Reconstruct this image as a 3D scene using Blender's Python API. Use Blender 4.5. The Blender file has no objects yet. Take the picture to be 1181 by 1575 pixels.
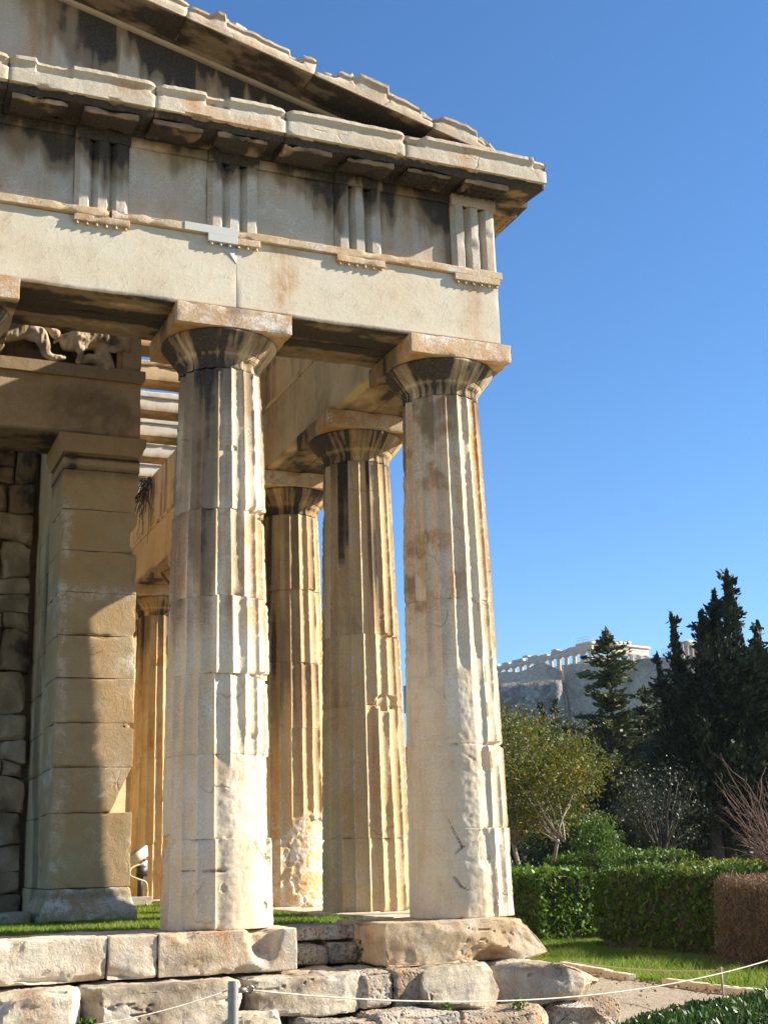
import bpy, math, random
import numpy as np
from mathutils import Matrix, Vector

S = bpy.context.scene
COL = S.collection
R = math.radians

# ------------------------------------------------------------------ camera
CAM = np.array([-5.7382, -11.8386, 0.5244])
A_R = np.array([0.92224446, -0.3855514, -0.02855308])
A_U = np.array([-0.07399051, -0.24851128, 0.96579892])
A_F = np.array([0.37946089, 0.88859004, 0.25771529])
cam_d = bpy.data.cameras.new('camera')
cam = bpy.data.objects.new('camera', cam_d)
COL.objects.link(cam)
cam.matrix_world = Matrix(((A_R[0], A_U[0], -A_F[0], CAM[0]), (A_R[1], A_U[1], -A_F[1], CAM[1]),
                           (A_R[2], A_U[2], -A_F[2], CAM[2]), (0, 0, 0, 1)))
cam_d.sensor_fit = 'VERTICAL'
cam_d.sensor_height = 36.0
cam_d.sensor_width = 27.0
cam_d.lens = 36.0 * 2016.8 / 1575.0
cam_d.clip_start = 0.1
cam_d.clip_end = 6000
S.camera = cam

# ------------------------------------------------------------------ light
SUN_EL, SUN_AZ = R(29.3), R(106.0)          # azimuth from +Y towards +X
sdir = Vector((math.sin(SUN_AZ) * math.cos(SUN_EL), math.cos(SUN_AZ) * math.cos(SUN_EL), math.sin(SUN_EL)))
W = bpy.data.worlds.new('World')
S.world = W
W.use_nodes = True
wn = W.node_tree.nodes
bg = wn['Background']
sky = wn.new('ShaderNodeTexSky')
sky.sky_type = 'NISHITA'
sky.sun_disc = False
sky.sun_elevation = SUN_EL
sky.sun_rotation = SUN_AZ
sky.altitude = 100
sky.air_density = 1.0
sky.dust_density = 0.0
sky.ozone_density = 6.0
hsv = wn.new('ShaderNodeHueSaturation')
hsv.inputs['Saturation'].default_value = 1.09
W.node_tree.links.new(sky.outputs[0], hsv.inputs['Color'])
W.node_tree.links.new(hsv.outputs[0], bg.inputs[0])
bg.inputs[1].default_value = 0.084
sl = bpy.data.lights.new('sun', 'SUN')
sl.energy = 5.0
sl.angle = R(0.5)
sl.color = (1.0, 0.92, 0.79)
so = bpy.data.objects.new('sun', sl)
COL.objects.link(so)
so.rotation_euler = sdir.to_track_quat('Z', 'Y').to_euler()
so.location = (30, -20, 30)
S.view_settings.view_transform = 'Standard'
S.view_settings.look = 'None'
S.view_settings.exposure = 1.25
S.view_settings.gamma = 1.0
S.cycles.max_bounces = 8
S.cycles.diffuse_bounces = 5

# ------------------------------------------------------------------ helpers: noise
def _hash(ix, iy, iz, s):
    h = (ix.astype(np.uint32) * np.uint32(374761393) + iy.astype(np.uint32) * np.uint32(668265263)
         + iz.astype(np.uint32) * np.uint32(2246822519) + np.uint32((s * 3266489917) & 0xffffffff))
    h = (h ^ (h >> np.uint32(15))) * np.uint32(2246822519)
    h = (h ^ (h >> np.uint32(13))) * np.uint32(3266489917)
    h = h ^ (h >> np.uint32(16))
    return h.astype(np.float64) / 2147483648.0 - 1.0

def vn(p, seed=0):
    p = np.asarray(p, float)
    f = np.floor(p)
    i = f.astype(np.int64)
    t = p - f
    t = t * t * t * (t * (t * 6 - 15) + 10)
    i = (i & 0xffffffff).astype(np.int64)
    x0, y0, z0 = i[:, 0], i[:, 1], i[:, 2]
    x1, y1, z1 = x0 + 1, y0 + 1, z0 + 1
    tx, ty, tz = t[:, 0], t[:, 1], t[:, 2]
    def L(a, b, u): return a + (b - a) * u
    a = L(_hash(x0, y0, z0, seed), _hash(x1, y0, z0, seed), tx)
    b = L(_hash(x0, y1, z0, seed), _hash(x1, y1, z0, seed), tx)
    c = L(_hash(x0, y0, z1, seed), _hash(x1, y0, z1, seed), tx)
    d = L(_hash(x0, y1, z1, seed), _hash(x1, y1, z1, seed), tx)
    return L(L(a, b, ty), L(c, d, ty), tz)

def fbm(p, freq=1.0, octv=4, seed=0, gain=0.5):
    p = np.asarray(p, float) * np.asarray(freq, float)
    out = np.zeros(len(p)); a = 1.0; n = 0
    for k in range(octv):
        out += a * vn(p + 17.3 * k, seed + 31 * k)
        n += a
        a *= gain
        p = p * 2.03
    return out / n

def sst(a, b, x):
    t = np.clip((x - a) / (b - a), 0, 1)
    return t * t * (3 - 2 * t)

# ------------------------------------------------------------------ helpers: objects
LOC = {}

def place(name, loc, label=None, cat=None, group=None, kind=None):
    o = bpy.data.objects.new(name, None)
    COL.objects.link(o)
    o.empty_display_size = 0.2
    o.location = loc
    LOC[o.name] = np.array(loc, float)
    tag(o, label, cat, group, kind)
    return o

def tag(o, label=None, cat=None, group=None, kind=None):
    if label: o['label'] = label
    if cat: o['category'] = cat
    if group: o['group'] = group
    if kind: o['kind'] = kind
    return o

def mk(name, geo, mat, parent=None, smooth=True, stain=None, loc=None, flat_angle=None):
    """geo = (V, [faces arrays]) in world coordinates; linked as ONE mesh object"""
    V, F = geo
    if not isinstance(F, list): F = [F]
    V = np.asarray(V, float)
    if parent is not None:
        off = LOC[parent.name]
    else:
        off = np.array(loc, float) if loc is not None else np.zeros(3)
    me = bpy.data.meshes.new(name)
    loops = np.concatenate([np.asarray(f, np.int32).ravel() for f in F])
    cnt = np.concatenate([np.full(len(f), np.asarray(f).shape[1], np.int32) for f in F])
    start = np.concatenate([[0], np.cumsum(cnt)[:-1]]).astype(np.int32)
    me.vertices.add(len(V)); me.loops.add(len(loops)); me.polygons.add(len(cnt))
    me.vertices.foreach_set('co', (V - off).ravel().astype(np.float32))
    me.loops.foreach_set('vertex_index', loops)
    me.polygons.foreach_set('loop_start', start)
    if smooth is True:
        me.polygons.foreach_set('use_smooth', np.ones(len(cnt), bool))
    me.update(calc_edges=True)
    if stain is not None:
        at = me.attributes.new('wx', 'FLOAT_COLOR', 'POINT')
        c = np.ones((len(V), 4), np.float32)
        c[:, :3] = stain
        at.data.foreach_set('color', c.ravel())
    me.materials.append(mat)
    o = bpy.data.objects.new(name, me)
    COL.objects.link(o)
    if parent is not None:
        o.parent = parent
        LOC[o.name] = off
    else:
        o.location = off
        LOC[o.name] = off
    if smooth is True and flat_angle:
        try: me.set_sharp_from_angle(angle=R(flat_angle))
        except Exception: pass
    return o

def merge(*geos):
    V = []; F = []; n = 0
    for v, f in geos:
        if not isinstance(f, list): f = [f]
        V.append(v)
        for q in f: F.append(np.asarray(q, np.int64) + n)
        n += len(v)
    return np.concatenate(V), F

def lat(a, b, res, r):
    L = b - a
    r = min(r, L * 0.3)
    k = [0, .22 * r, .55 * r, r]
    n = max(1, int(round((L - 2 * r) / res)))
    mid = list(np.linspace(r, L - r, n + 1))[1:-1]
    return a + np.array(k + mid + [L - q for q in reversed(k)])

def stone(x0, x1, y0, y1, z0, z1, res=.04, r=.012, amp=.004, freq=3., seed=0, chip=.02, chipw=.06, chipf=5.,
          fn=None, octv=4, rvar=.7):
    g = [lat(x0, x1, res, r), lat(y0, y1, res, r), lat(z0, z1, res, r)]
    n = [len(q) - 1 for q in g]
    ids = []
    fl = []
    def lid(i, j, k): return (i * (n[1] + 1) + j) * (n[2] + 1) + k
    for ax in range(3):
        u, v = (ax + 1) % 3, (ax + 2) % 3
        U, Vv = np.meshgrid(np.arange(n[u] + 1), np.arange(n[v] + 1), indexing='ij')
        for side in (0, 1):
            idx = [None] * 3
            idx[ax] = np.full(U.shape, n[ax] if side else 0); idx[u] = U; idx[v] = Vv
            q = lid(*idx)
            a, b, c, d = q[:-1, :-1].ravel(), q[1:, :-1].ravel(), q[1:, 1:].ravel(), q[:-1, 1:].ravel()
            fl.append(np.stack([a, b, c, d] if side else [a, d, c, b], 1))
    Fq = np.concatenate(fl)
    un, inv = np.unique(Fq, return_inverse=True)
    Fq = inv.reshape(Fq.shape)
    k = un % (n[2] + 1); j = (un // (n[2] + 1)) % (n[1] + 1); i = un // ((n[1] + 1) * (n[2] + 1))
    P = np.stack([g[0][i], g[1][j], g[2][k]], 1)
    lo = np.array([x0, y0, z0]); hi = np.array([x1, y1, z1])
    m = np.sort(np.minimum(P - lo, hi - P), axis=1)[:, 1]
    rr = r * (1 - rvar * .5 + rvar * fbm(P, 4.0, 2, seed + 5))
    rr = np.minimum(rr, .45 * (hi - lo).min())[:, None]
    c = np.clip(P, lo + rr, hi - rr)
    d = P - c
    nn = d / np.maximum(np.linalg.norm(d, axis=1), 1e-9)[:, None]
    Q = c + rr * nn
    if amp: Q = Q + nn * (amp * fbm(P, freq, octv, seed))[:, None]
    if chip:
        e = np.maximum(0, fbm(P, chipf, 3, seed + 77) * 1.6 - .12 - m / chipw)
        Q = Q - nn * (chip * np.minimum(e, 1.2))[:, None]
    if fn is not None: Q = fn(Q, P, nn)
    return Q, [Fq]

def sweep(prof, T0, T1, org, A, B, res=.04, pres=.03, amp=.004, freq=4., seed=0, fn=None):
    """closed CCW profile (a,b) swept along A x B from T0 to T1"""
    prof = np.asarray(prof, float); A = np.asarray(A, float); B = np.asarray(B, float); T = np.cross(A, B)
    pts = []; cor = []
    M = len(prof)
    for i in range(M):
        p, q = prof[i], prof[(i + 1) % M]
        L = np.linalg.norm(q - p)
        ns = max(1, int(math.ceil(L / pres)))
        ks = list(np.arange(ns) / ns)
        if L > .03: ks = sorted(set(ks + [.006 / L, 1 - .006 / L]))
        for s in ks:
            pts.append(p + (q - p) * s)
    pts = np.array(pts); m = len(pts)
    tan = np.roll(pts, -1, 0) - np.roll(pts, 1, 0)
    nrm = np.stack([tan[:, 1], -tan[:, 0]], 1); nrm /= np.linalg.norm(nrm, axis=1)[:, None]
    nt = max(1, int(round((T1 - T0) / res)))
    ts = list(np.linspace(T0, T1, nt + 1))
    if T1 - T0 > .1: ts = sorted(ts + [T0 + .006, T1 - .006])
    ts = np.array(ts); nt = len(ts)
    V = (np.asarray(org, float)[None, None] + pts[None, :, :1] * A + pts[None, :, 1:] * B + ts[:, None, None] * T)
    N = (nrm[None, :, :1] * A + nrm[None, :, 1:] * B) + 0 * V
    V = V.reshape(-1, 3); N = N.reshape(-1, 3)
    tt = np.repeat(ts, m); pp = np.tile(pts, (nt, 1))
    if amp: V = V + N * (amp * fbm(V, freq, 4, seed))[:, None]
    if fn is not None: V = fn(V, N, tt, pp)
    I = np.arange(nt * m).reshape(nt, m); J = np.roll(I, -1, 1)
    F = np.stack([I[:-1].ravel(), J[:-1].ravel(), J[1:].ravel(), I[1:].ravel()], 1)
    c0 = len(V); V = np.concatenate([V, [V[:m].mean(0)], [V[-m:].mean(0)]])
    k = np.arange(m); k2 = (k + 1) % m
    f0 = np.stack([k2, k, np.full(m, c0)], 1)
    f1 = np.stack([(nt - 1) * m + k, (nt - 1) * m + k2, np.full(m, c0 + 1)], 1)
    return V, [F, np.concatenate([f0, f1])]

def tube(pts, rad, n=8, cap=True):
    pts = np.asarray(pts, float); rad = np.broadcast_to(np.asarray(rad, float), (len(pts),))
    d = np.gradient(pts, axis=0); d /= np.maximum(np.linalg.norm(d, axis=1), 1e-9)[:, None]
    up = np.array([0, 0, 1.]); 
    if abs(d[0] @ up) > .9: up = np.array([1., 0, 0])
    u = np.cross(d, up); u /= np.maximum(np.linalg.norm(u, axis=1), 1e-6)[:, None]
    v = np.cross(d, u)
    a = np.arange(n) * 2 * np.pi / n
    V = pts[:, None] + rad[:, None, None] * (np.cos(a)[None, :, None] * u[:, None] - np.sin(a)[None, :, None] * v[:, None])
    V = V.reshape(-1, 3); I = np.arange(len(pts) * n).reshape(-1, n); J = np.roll(I, -1, 1)
    F = [np.stack([I[:-1].ravel(), I[1:].ravel(), J[1:].ravel(), J[:-1].ravel()], 1)]
    c = len(V); V = np.concatenate([V, pts[:1], pts[-1:]]); k = np.arange(n); k2 = (k + 1) % n; b = (len(pts) - 1) * n
    F.append(np.concatenate([np.stack([k, k2, np.full(n, c)], 1), np.stack([b + k2, b + k, np.full(n, c + 1)], 1)]))
    return V, F

def lathe(prof, cx, cy, n=96):
    """prof = (r, z) from bottom to top"""
    prof = np.asarray(prof, float); a = np.arange(n) * 2 * np.pi / n
    V = np.stack([cx + prof[:, :1] * np.cos(a), cy + prof[:, :1] * np.sin(a), prof[:, 1:] + 0 * a], 2).reshape(-1, 3)
    I = np.arange(len(prof) * n).reshape(-1, n); J = np.roll(I, -1, 1)
    F = [np.stack([I[:-1].ravel(), J[:-1].ravel(), J[1:].ravel(), I[1:].ravel()], 1)]
    return V, F

def box(x0, x1, y0, y1, z0, z1):
    V = np.array([(x, y, z) for x in (x0, x1) for y in (y0, y1) for z in (z0, z1)], float)
    return V, [np.array([(0, 1, 3, 2), (4, 6, 7, 5), (0, 4, 5, 1), (2, 3, 7, 6), (0, 2, 6, 4), (1, 5, 7, 3)])]

# ------------------------------------------------------------------ helpers: materials
class NT:
    def __init__(s, name):
        s.m = bpy.data.materials.new(name); s.m.use_nodes = True
        s.t = s.m.node_tree; s.n = s.t.nodes; s.bsdf = s.n['Principled BSDF']; s.out = s.n['Material Output']
    def new(s, ty, **kw):
        q = s.n.new(ty)
        for k, v in kw.items(): setattr(q, k, v)
        return q
    def link(s, a, b): s.t.links.new(a, b)
    def val(s, sock, v):
        if hasattr(v, 'is_output') or isinstance(v, bpy.types.NodeSocket): s.link(v, sock)
        else: sock.default_value = v
    def noise(s, vec, scale, detail=4, rough=.55, dist=0.0):
        q = s.new('ShaderNodeTexNoise'); s.link(vec, q.inputs['Vector'])
        q.inputs['Scale'].default_value = scale; q.inputs['Detail'].default_value = detail
        q.inputs['Roughness'].default_value = rough; q.inputs['Distortion'].default_value = dist
        return q.outputs['Fac']
    def mapv(s, vec, sc):
        q = s.new('ShaderNodeMapping'); s.link(vec, q.inputs[0]); q.inputs['Scale'].default_value = sc
        return q.outputs[0]
    def ramp(s, f, a, b, lo=0., hi=1.):
        q = s.new('ShaderNodeMapRange', interpolation_type='SMOOTHSTEP'); s.val(q.inputs[0], f)
        q.inputs[1].default_value = a; q.inputs[2].default_value = b; q.inputs[3].default_value = lo; q.inputs[4].default_value = hi
        return q.outputs[0]
    def math(s, op, a, b=0.):
        q = s.new('ShaderNodeMath', operation=op); s.val(q.inputs[0], a); s.val(q.inputs[1], b)
        return q.outputs[0]
    def mix(s, f, a, b, mode='MIX'):
        q = s.new('ShaderNodeMix', data_type='RGBA', blend_type=mode); q.clamp_factor = True
        s.val(q.inputs[0], f); s.val(q.inputs[6], a if not isinstance(a, tuple) else (*a, 1)); s.val(q.inputs[7], b if not isinstance(b, tuple) else (*b, 1))
        return q.outputs[2]
    def bump(s, h, strength, dist, prev=None):
        q = s.new('ShaderNodeBump'); s.link(h, q.inputs['Height']); q.inputs['Strength'].default_value = strength
        q.inputs['Distance'].default_value = dist
        if prev: s.link(prev, q.inputs['Normal'])
        return q.outputs[0]

def marble(name, base, alt, orange=(.52, .25, .075), o_amt=.35, grain=.5, bump=.012, streak=.25, vein=.15, crust=(.040, .033, .026),
           pit=0.0, white=(.74, .70, .62), grey=.25, hatch=0.0, scratch=0.0, crack=.28, cscale=.9):
    n = NT(name)
    pos = n.new('ShaderNodeNewGeometry').outputs['Position']
    oi = n.new('ShaderNodeObjectInfo').outputs['Random']
    at = n.new('ShaderNodeAttribute', attribute_name='wx')
    sp = n.new('ShaderNodeSeparateColor'); n.link(at.outputs['Color'], sp.inputs[0])
    big = n.noise(pos, 1.3, 5, .6)
    med = n.noise(pos, 6.0, 6, .65, .4)
    fine = n.noise(pos, 55.0, 4, .7)
    stv = n.mapv(pos, (9.0, 9.0, .55))
    stk = n.noise(stv, 1.0, 5, .65, .3)
    lay = n.noise(n.mapv(pos, (.9, .9, 16.0)), 1.0, 4, .6, .5)
    c = n.mix(n.ramp(big, .35, .68), base, alt)
    c = n.mix(n.math('MULTIPLY', n.ramp(med, .5, .72), grey), c, tuple(.62 * np.array(base) * np.array((.9, .95, 1.02))))
    # orange iron patina
    of = n.math('ADD', n.math('MULTIPLY', n.ramp(n.math('ADD', med, n.math('MULTIPLY', big, .6)), .82, 1.08), o_amt),
                n.math('MULTIPLY', sp.outputs[1], n.ramp(n.math('ADD', n.math('MULTIPLY', med, .6), n.math('MULTIPLY', stk, .6)), .42, .72)))
    c = n.mix(of, c, orange)
    # horizontal bedding of the stone
    c = n.mix(n.math('MULTIPLY', n.ramp(lay, .56, .74), vein), c, tuple(np.array(base) * .45))
    # rain streaks
    c = n.mix(n.math('MULTIPLY', n.ramp(stk, .55, .78), streak), c, (.17, .12, .075))
    # fresh white spalls
    c = n.mix(n.math('MULTIPLY', sp.outputs[2], n.ramp(n.math('ADD', n.math('MULTIPLY', fine, .4), n.math('MULTIPLY', med, .7)), .48, .66)), c, white)
    # black crust
    bf = n.ramp(n.math('MULTIPLY', sp.outputs[0], n.math('ADD', n.math('MULTIPLY', stk, .9), n.math('MULTIPLY', med, .9))), .04, .36)
    c = n.mix(n.math('MULTIPLY', bf, .85), c, (.22, .155, .09))
    cf = n.ramp(n.math('ADD', n.math('MULTIPLY', n.math('ADD', n.math('ADD', stk, med), n.math('MULTIPLY', fine, .45)), .36), n.math('SUBTRACT', sp.outputs[0], .5)), .38, .58)
    cf = n.math('MULTIPLY', cf, n.ramp(sp.outputs[0], .02, .25))
    c = n.mix(cf, c, n.mix(n.ramp(fine, .3, .8), crust, tuple(np.array(crust) * 2.6)))
    ck = None
    if crack:
        wv_ = n.new('ShaderNodeTexNoise'); n.link(pos, wv_.inputs['Vector']); wv_.inputs['Scale'].default_value = 2.2; wv_.inputs['Detail'].default_value = 5
        vm = n.new('ShaderNodeVectorMath', operation='MULTIPLY_ADD'); n.link(wv_.outputs['Color'], vm.inputs[0]); vm.inputs[1].default_value = (.55, .55, .55); n.link(pos, vm.inputs[2])
        vv = n.new('ShaderNodeTexVoronoi', feature='DISTANCE_TO_EDGE'); n.link(vm.outputs[0], vv.inputs['Vector']); vv.inputs['Scale'].default_value = cscale
        ck = n.math('MULTIPLY', n.ramp(vv.outputs['Distance'], 0.0, .012, 1., 0.), n.ramp(n.noise(pos, 1.7, 2), .57, .66))
        c = n.mix(n.math('MULTIPLY', ck, crack), c, (.10, .075, .05))
    # grain and tone per object
    c = n.mix(grain, c, n.ramp(fine, .15, .85, .62, 1.2), 'MULTIPLY')
    c = n.mix(1.0, c, n.ramp(oi, 0, 1, .9, 1.06), 'MULTIPLY')
    n.link(c, n.bsdf.inputs['Base Color'])
    n.bsdf.inputs['Roughness'].default_value = .85
    n.bsdf.inputs['Specular IOR Level'].default_value = .25
    b1 = n.bump(n.noise(pos, 9.0, 9, .72, .6), .6, bump)
    b2 = n.bump(fine, .5, bump * .35, b1)
    if ck:
        b2 = n.bump(n.math('SUBTRACT', 1.0, ck), .6, .012, b2)
    if scratch:
        m0 = n.new('ShaderNodeMapping'); n.link(pos, m0.inputs[0]); m0.inputs['Rotation'].default_value = (0, R(-38), 0)
        mp = n.new('ShaderNodeMapping'); n.link(m0.outputs[0], mp.inputs[0]); mp.inputs['Scale'].default_value = (24, 24, 4.5)
        sc1 = n.noise(mp.outputs[0], 1.0, 6, .7, .4)
        b2 = n.bump(n.math('MULTIPLY', n.ramp(sc1, .45, .75), n.ramp(med, .4, .7)), .6, scratch, b2)
    if hatch:
        wv = n.noise(n.mapv(pos, (14, 14, 5)), 3.0, 5, .7, 1.2)
        b2 = n.bump(wv, .8, hatch, b2)
    if pit:
        vo = n.new('ShaderNodeTexVoronoi'); n.link(pos, vo.inputs['Vector']); vo.inputs['Scale'].default_value = 26.
        b2 = n.bump(n.ramp(vo.outputs['Distance'], .1, .45), .9, pit, b2)
    n.link(b2, n.bsdf.inputs['Normal'])
    return n.m

CREAM = (.66, .56, .41); CREAM2 = (.56, .46, .32)
M = {}
M['column'] = marble('column_marble', (.72, .61, .435), (.65, .53, .355), o_amt=.22, streak=.12, vein=.16, grain=.4, bump=.010)
M['column_warm'] = marble('warm_column_marble', (.68, .51, .28), (.58, .40, .18), o_amt=.45, streak=.25, vein=.1, grain=.45)
M['smooth'] = marble('architrave_marble', crack=0, base=(.72, .65, .50), alt=(.69, .58, .41), o_amt=.16, streak=.10, vein=.03, grain=.3, bump=.006, grey=.22, scratch=.006)
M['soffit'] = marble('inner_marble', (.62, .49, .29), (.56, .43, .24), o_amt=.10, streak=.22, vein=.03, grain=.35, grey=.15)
M['frieze'] = marble('metope_marble', (.55, .49, .39), (.50, .43, .33), o_amt=.2, streak=.3, vein=.05, grain=.45, bump=.010, scratch=.005)
M['cornice'] = marble('cornice_marble', (.60, .51, .37), (.52, .43, .31), o_amt=.2, streak=.12, vein=.06, grain=.45, bump=.018)
M['orange'] = marble('patinated_marble', (.60, .47, .30), (.52, .37, .20), o_amt=.75, streak=.12, vein=.04, grain=.45, bump=.016)
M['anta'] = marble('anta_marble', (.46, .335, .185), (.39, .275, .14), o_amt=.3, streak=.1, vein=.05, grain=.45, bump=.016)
M['rubble'] = marble('rubble_stone', (.46, .36, .24), (.36, .27, .17), o_amt=.2, streak=.1, vein=.0, grain=.6, bump=.03)
M['step'] = marble('step_marble', (.74, .65, .49), (.66, .54, .36), o_amt=.45, streak=.05, vein=.45, grain=.6, bump=.034, crack=.75, cscale=2.0)
M['poros'] = marble('poros_stone', (.40, .35, .27), (.29, .25, .185), o_amt=.15, streak=.0, vein=.3, grain=.8, bump=.03, pit=.02, crack=.6, cscale=3.0)
M['patch'] = marble('new_marble', (.53, .52, .49), (.50, .49, .455), crack=0, o_amt=0, streak=0, vein=.02, grain=.12, bump=.002, grey=.05)
M['far_marble'] = marble('distant_marble', (.62, .52, .40), (.52, .43, .32), o_amt=.15, streak=.15, grain=.1, bump=.05)
M['figure'] = marble('relief_marble', (.50, .40, .27), (.44, .34, .22), o_amt=.2, streak=.1, vein=.0, grain=.4, bump=.01)

def leafmat(name, c1, c2, c3, trans=.25, rough=.5, spec=.3):
    n = NT(name)
    g = n.new('ShaderNodeNewGeometry')
    rnd = g.outputs['Random Per Island']
    big = n.noise(g.outputs['Position'], .9, 3)
    c = n.mix(n.ramp(rnd, .1, .9), c1, c2)
    c = n.mix(n.math('MULTIPLY', n.ramp(big, .4, .65), n.ramp(rnd, .3, .8)), c, c3)
    n.link(c, n.bsdf.inputs['Base Color'])
    n.bsdf.inputs['Roughness'].default_value = rough
    n.bsdf.inputs['Specular IOR Level'].default_value = spec
    tr = n.new('ShaderNodeBsdfTranslucent'); n.link(c, tr.inputs[0])
    mx = n.new('ShaderNodeMixShader'); mx.inputs[0].default_value = trans
    n.link(n.bsdf.outputs[0], mx.inputs[1]); n.link(tr.outputs[0], mx.inputs[2]); n.link(mx.outputs[0], n.out.inputs[0])
    return n.m

M['grass'] = leafmat('grass_blades', (.15, .25, .022), (.24, .33, .04), (.36, .33, .10), .4, .6, .15)
M['hedge'] = leafmat('hedge_leaves', (.06, .12, .012), (.12, .21, .022), (.17, .18, .03), .25, .5, .25)
M['hedge_bright'] = leafmat('bright_hedge_leaves', (.08, .16, .012), (.16, .28, .025), (.20, .24, .03), .3, .45, .35)
M['hedge_gold'] = leafmat('golden_hedge_leaves', (.12, .16, .015), (.24, .25, .03), (.34, .25, .04), .25, .55, .2)
M['laurel'] = leafmat('laurel_leaves', (.035, .075, .014), (.075, .14, .025), (.10, .16, .03), .2, .4, .35)
M['brown_twig'] = leafmat('dry_hedge_twigs', (.24, .15, .085), (.36, .24, .15), (.28, .18, .08), .1, .7, .2)
M['gold_tree'] = leafmat('yellowing_leaves', (.08, .11, .015), (.16, .17, .025), (.30, .19, .03), .3, .55, .2)
M['fir'] = leafmat('fir_needles', (.05, .07, .018), (.09, .115, .03), (.13, .13, .04), .15, .6)
M['cypress'] = leafmat('cypress_leaves', (.016, .026, .010), (.032, .045, .016), (.05, .06, .02), .1, .6)
M['pine'] = leafmat('pine_needles', (.03, .05, .018), (.055, .075, .025), (.08, .09, .03), .15, .6)
M['olive'] = leafmat('olive_leaves', (.045, .052, .028), (.075, .08, .045), (.035, .042, .02), .2, .5)
M['bright'] = leafmat('bright_leaves', (.06, .12, .014), (.11, .19, .022), (.14, .21, .035), .35, .45)
M['weed'] = leafmat('weed_leaves', (.05, .12, .015), (.10, .20, .03), (.12, .2, .04), .3)

def plain(name, c, rough=.7, metal=0., nscale=12., var=.25, bump=.004):
    n = NT(name); pos = n.new('ShaderNodeNewGeometry').outputs['Position']
    f = n.noise(pos, nscale, 5, .6)
    n.link(n.mix(n.ramp(f, .3, .7), tuple(np.array(c) * (1 - var)), tuple(np.minimum(1, np.array(c) * (1 + var)))), n.bsdf.inputs['Base Color'])
    n.bsdf.inputs['Roughness'].default_value = rough; n.bsdf.inputs['Metallic'].default_value = metal
    if bump: n.link(n.bump(f, .5, bump), n.bsdf.inputs['Normal'])
    return n.m

M['bark'] = plain('tree_bark', (.075, .058, .044), .9, 0, 18., .35, .01)
M['bark_pale'] = plain('pale_bark', (.30, .24, .18), .9, 0, 18., .3, .006)
M['twig'] = plain('reddish_twigs', (.22, .14, .11), .9, 0, 10., .3, 0)
M['steel'] = plain('galvanised_steel', (.30, .27, .23), .5, .6, 40., .12, .0005)
M['rope'] = plain('pale_rope', (.52, .46, .36), .85, 0, 90., .25, .002)
M['cable'] = plain('yellow_cable', (.55, .47, .25), .6, 0, 30., .1, 0)
M['black_metal'] = plain('dark_painted_metal', (.05, .05, .05), .5, .3, 30., .2, 0)
M['lamp_white'] = plain('white_painted_metal', (.72, .70, .64), .45, 0, 30., .06, 0)
M['red'] = plain('red_plastic', (.55, .05, .04), .4, 0, 30., .1, 0)
M['concrete'] = plain('cast_concrete', (.42, .38, .30), .9, 0, 20., .2, .004)
M['scaffold'] = plain('scaffold_tube', (.35, .34, .33), .5, .6, 1., .1, 0)

def glassmat():
    n = NT('lamp_glass'); n.bsdf.inputs['Base Color'].default_value = (.12, .13, .14, 1); n.bsdf.inputs['Roughness'].default_value = .12
    return n.m
M['glass'] = glassmat()

def soil(name, a, b, c, s1=.7, s2=7., s3=60., bump=.03, green=None):
    n = NT(name); pos = n.new('ShaderNodeNewGeometry').outputs['Position']
    n1 = n.noise(pos, s1, 6, .6); n2 = n.noise(pos, s2, 6, .65); n3 = n.noise(pos, s3, 3, .7)
    col = n.mix(n.ramp(n1, .4, .62), a, b)
    col = n.mix(n.ramp(n2, .5, .75), col, c)
    if green: col = n.mix(n.ramp(n.math('ADD', n.math('MULTIPLY', n1, .6), n.math('MULTIPLY', n2, .5)), .5, .62), col, green)
    col = n.mix(.6, col, n.ramp(n3, .2, .8, .5, 1.3), 'MULTIPLY')
    n.link(col, n.bsdf.inputs['Base Color']); n.bsdf.inputs['Roughness'].default_value = .95
    n.link(n.bump(n3, .7, bump * .3, n.bump(n2, .8, bump)), n.bsdf.inputs['Normal'])
    return n.m
M['ground'] = soil('dry_earth', (.29, .215, .125), (.24, .18, .10), (.33, .26, .16), green=(.16, .16, .05))
M['lawn'] = soil('lawn_soil', (.08, .12, .02), (.10, .14, .025), (.13, .12, .04))
M['gravel'] = soil('gravel', (.40, .32, .22), (.34, .27, .18), (.52, .43, .31), 1.6, 14., 48., .05)
M['hill'] = soil('scrub_slope', (.055, .065, .025), (.085, .085, .04), (.13, .115, .075), .02, .12, 1.2, .6)

def rockmat():
    n = NT('limestone_cliff'); pos = n.new('ShaderNodeNewGeometry').outputs['Position']
    a = n.noise(n.mapv(pos, (1, 1, .5)), .12, 8, .68, .5); b = n.noise(pos, .5, 6, .7)
    c = n.mix(n.ramp(b, .38, .62), (.13, .11, .085), (.40, .35, .28))
    c = n.mix(n.ramp(a, .45, .60), c, (.085, .08, .05))
    n.link(c, n.bsdf.inputs['Base Color']); n.bsdf.inputs['Roughness'].default_value = .95
    n.link(n.bump(b, 1., 1.2), n.bsdf.inputs['Normal'])
    return n.m
M['cliff'] = rockmat()

def wallmat():
    n = NT('fortress_masonry'); pos = n.new('ShaderNodeNewGeometry').outputs['Position']
    a = n.noise(pos, .08, 6, .65); b = n.noise(n.mapv(pos, (1, 1, 1.8)), .8, 5, .7)
    c = n.mix(n.ramp(b, .3, .7), (.36, .30, .21), (.62, .52, .37)); c = n.mix(n.ramp(a, .48, .66), c, (.27, .22, .16))
    n.link(c, n.bsdf.inputs['Base Color']); n.bsdf.inputs['Roughness'].default_value = .95
    n.link(n.bump(b, 1., .5), n.bsdf.inputs['Normal'])
    return n.m
M['wall'] = wallmat()

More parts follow.
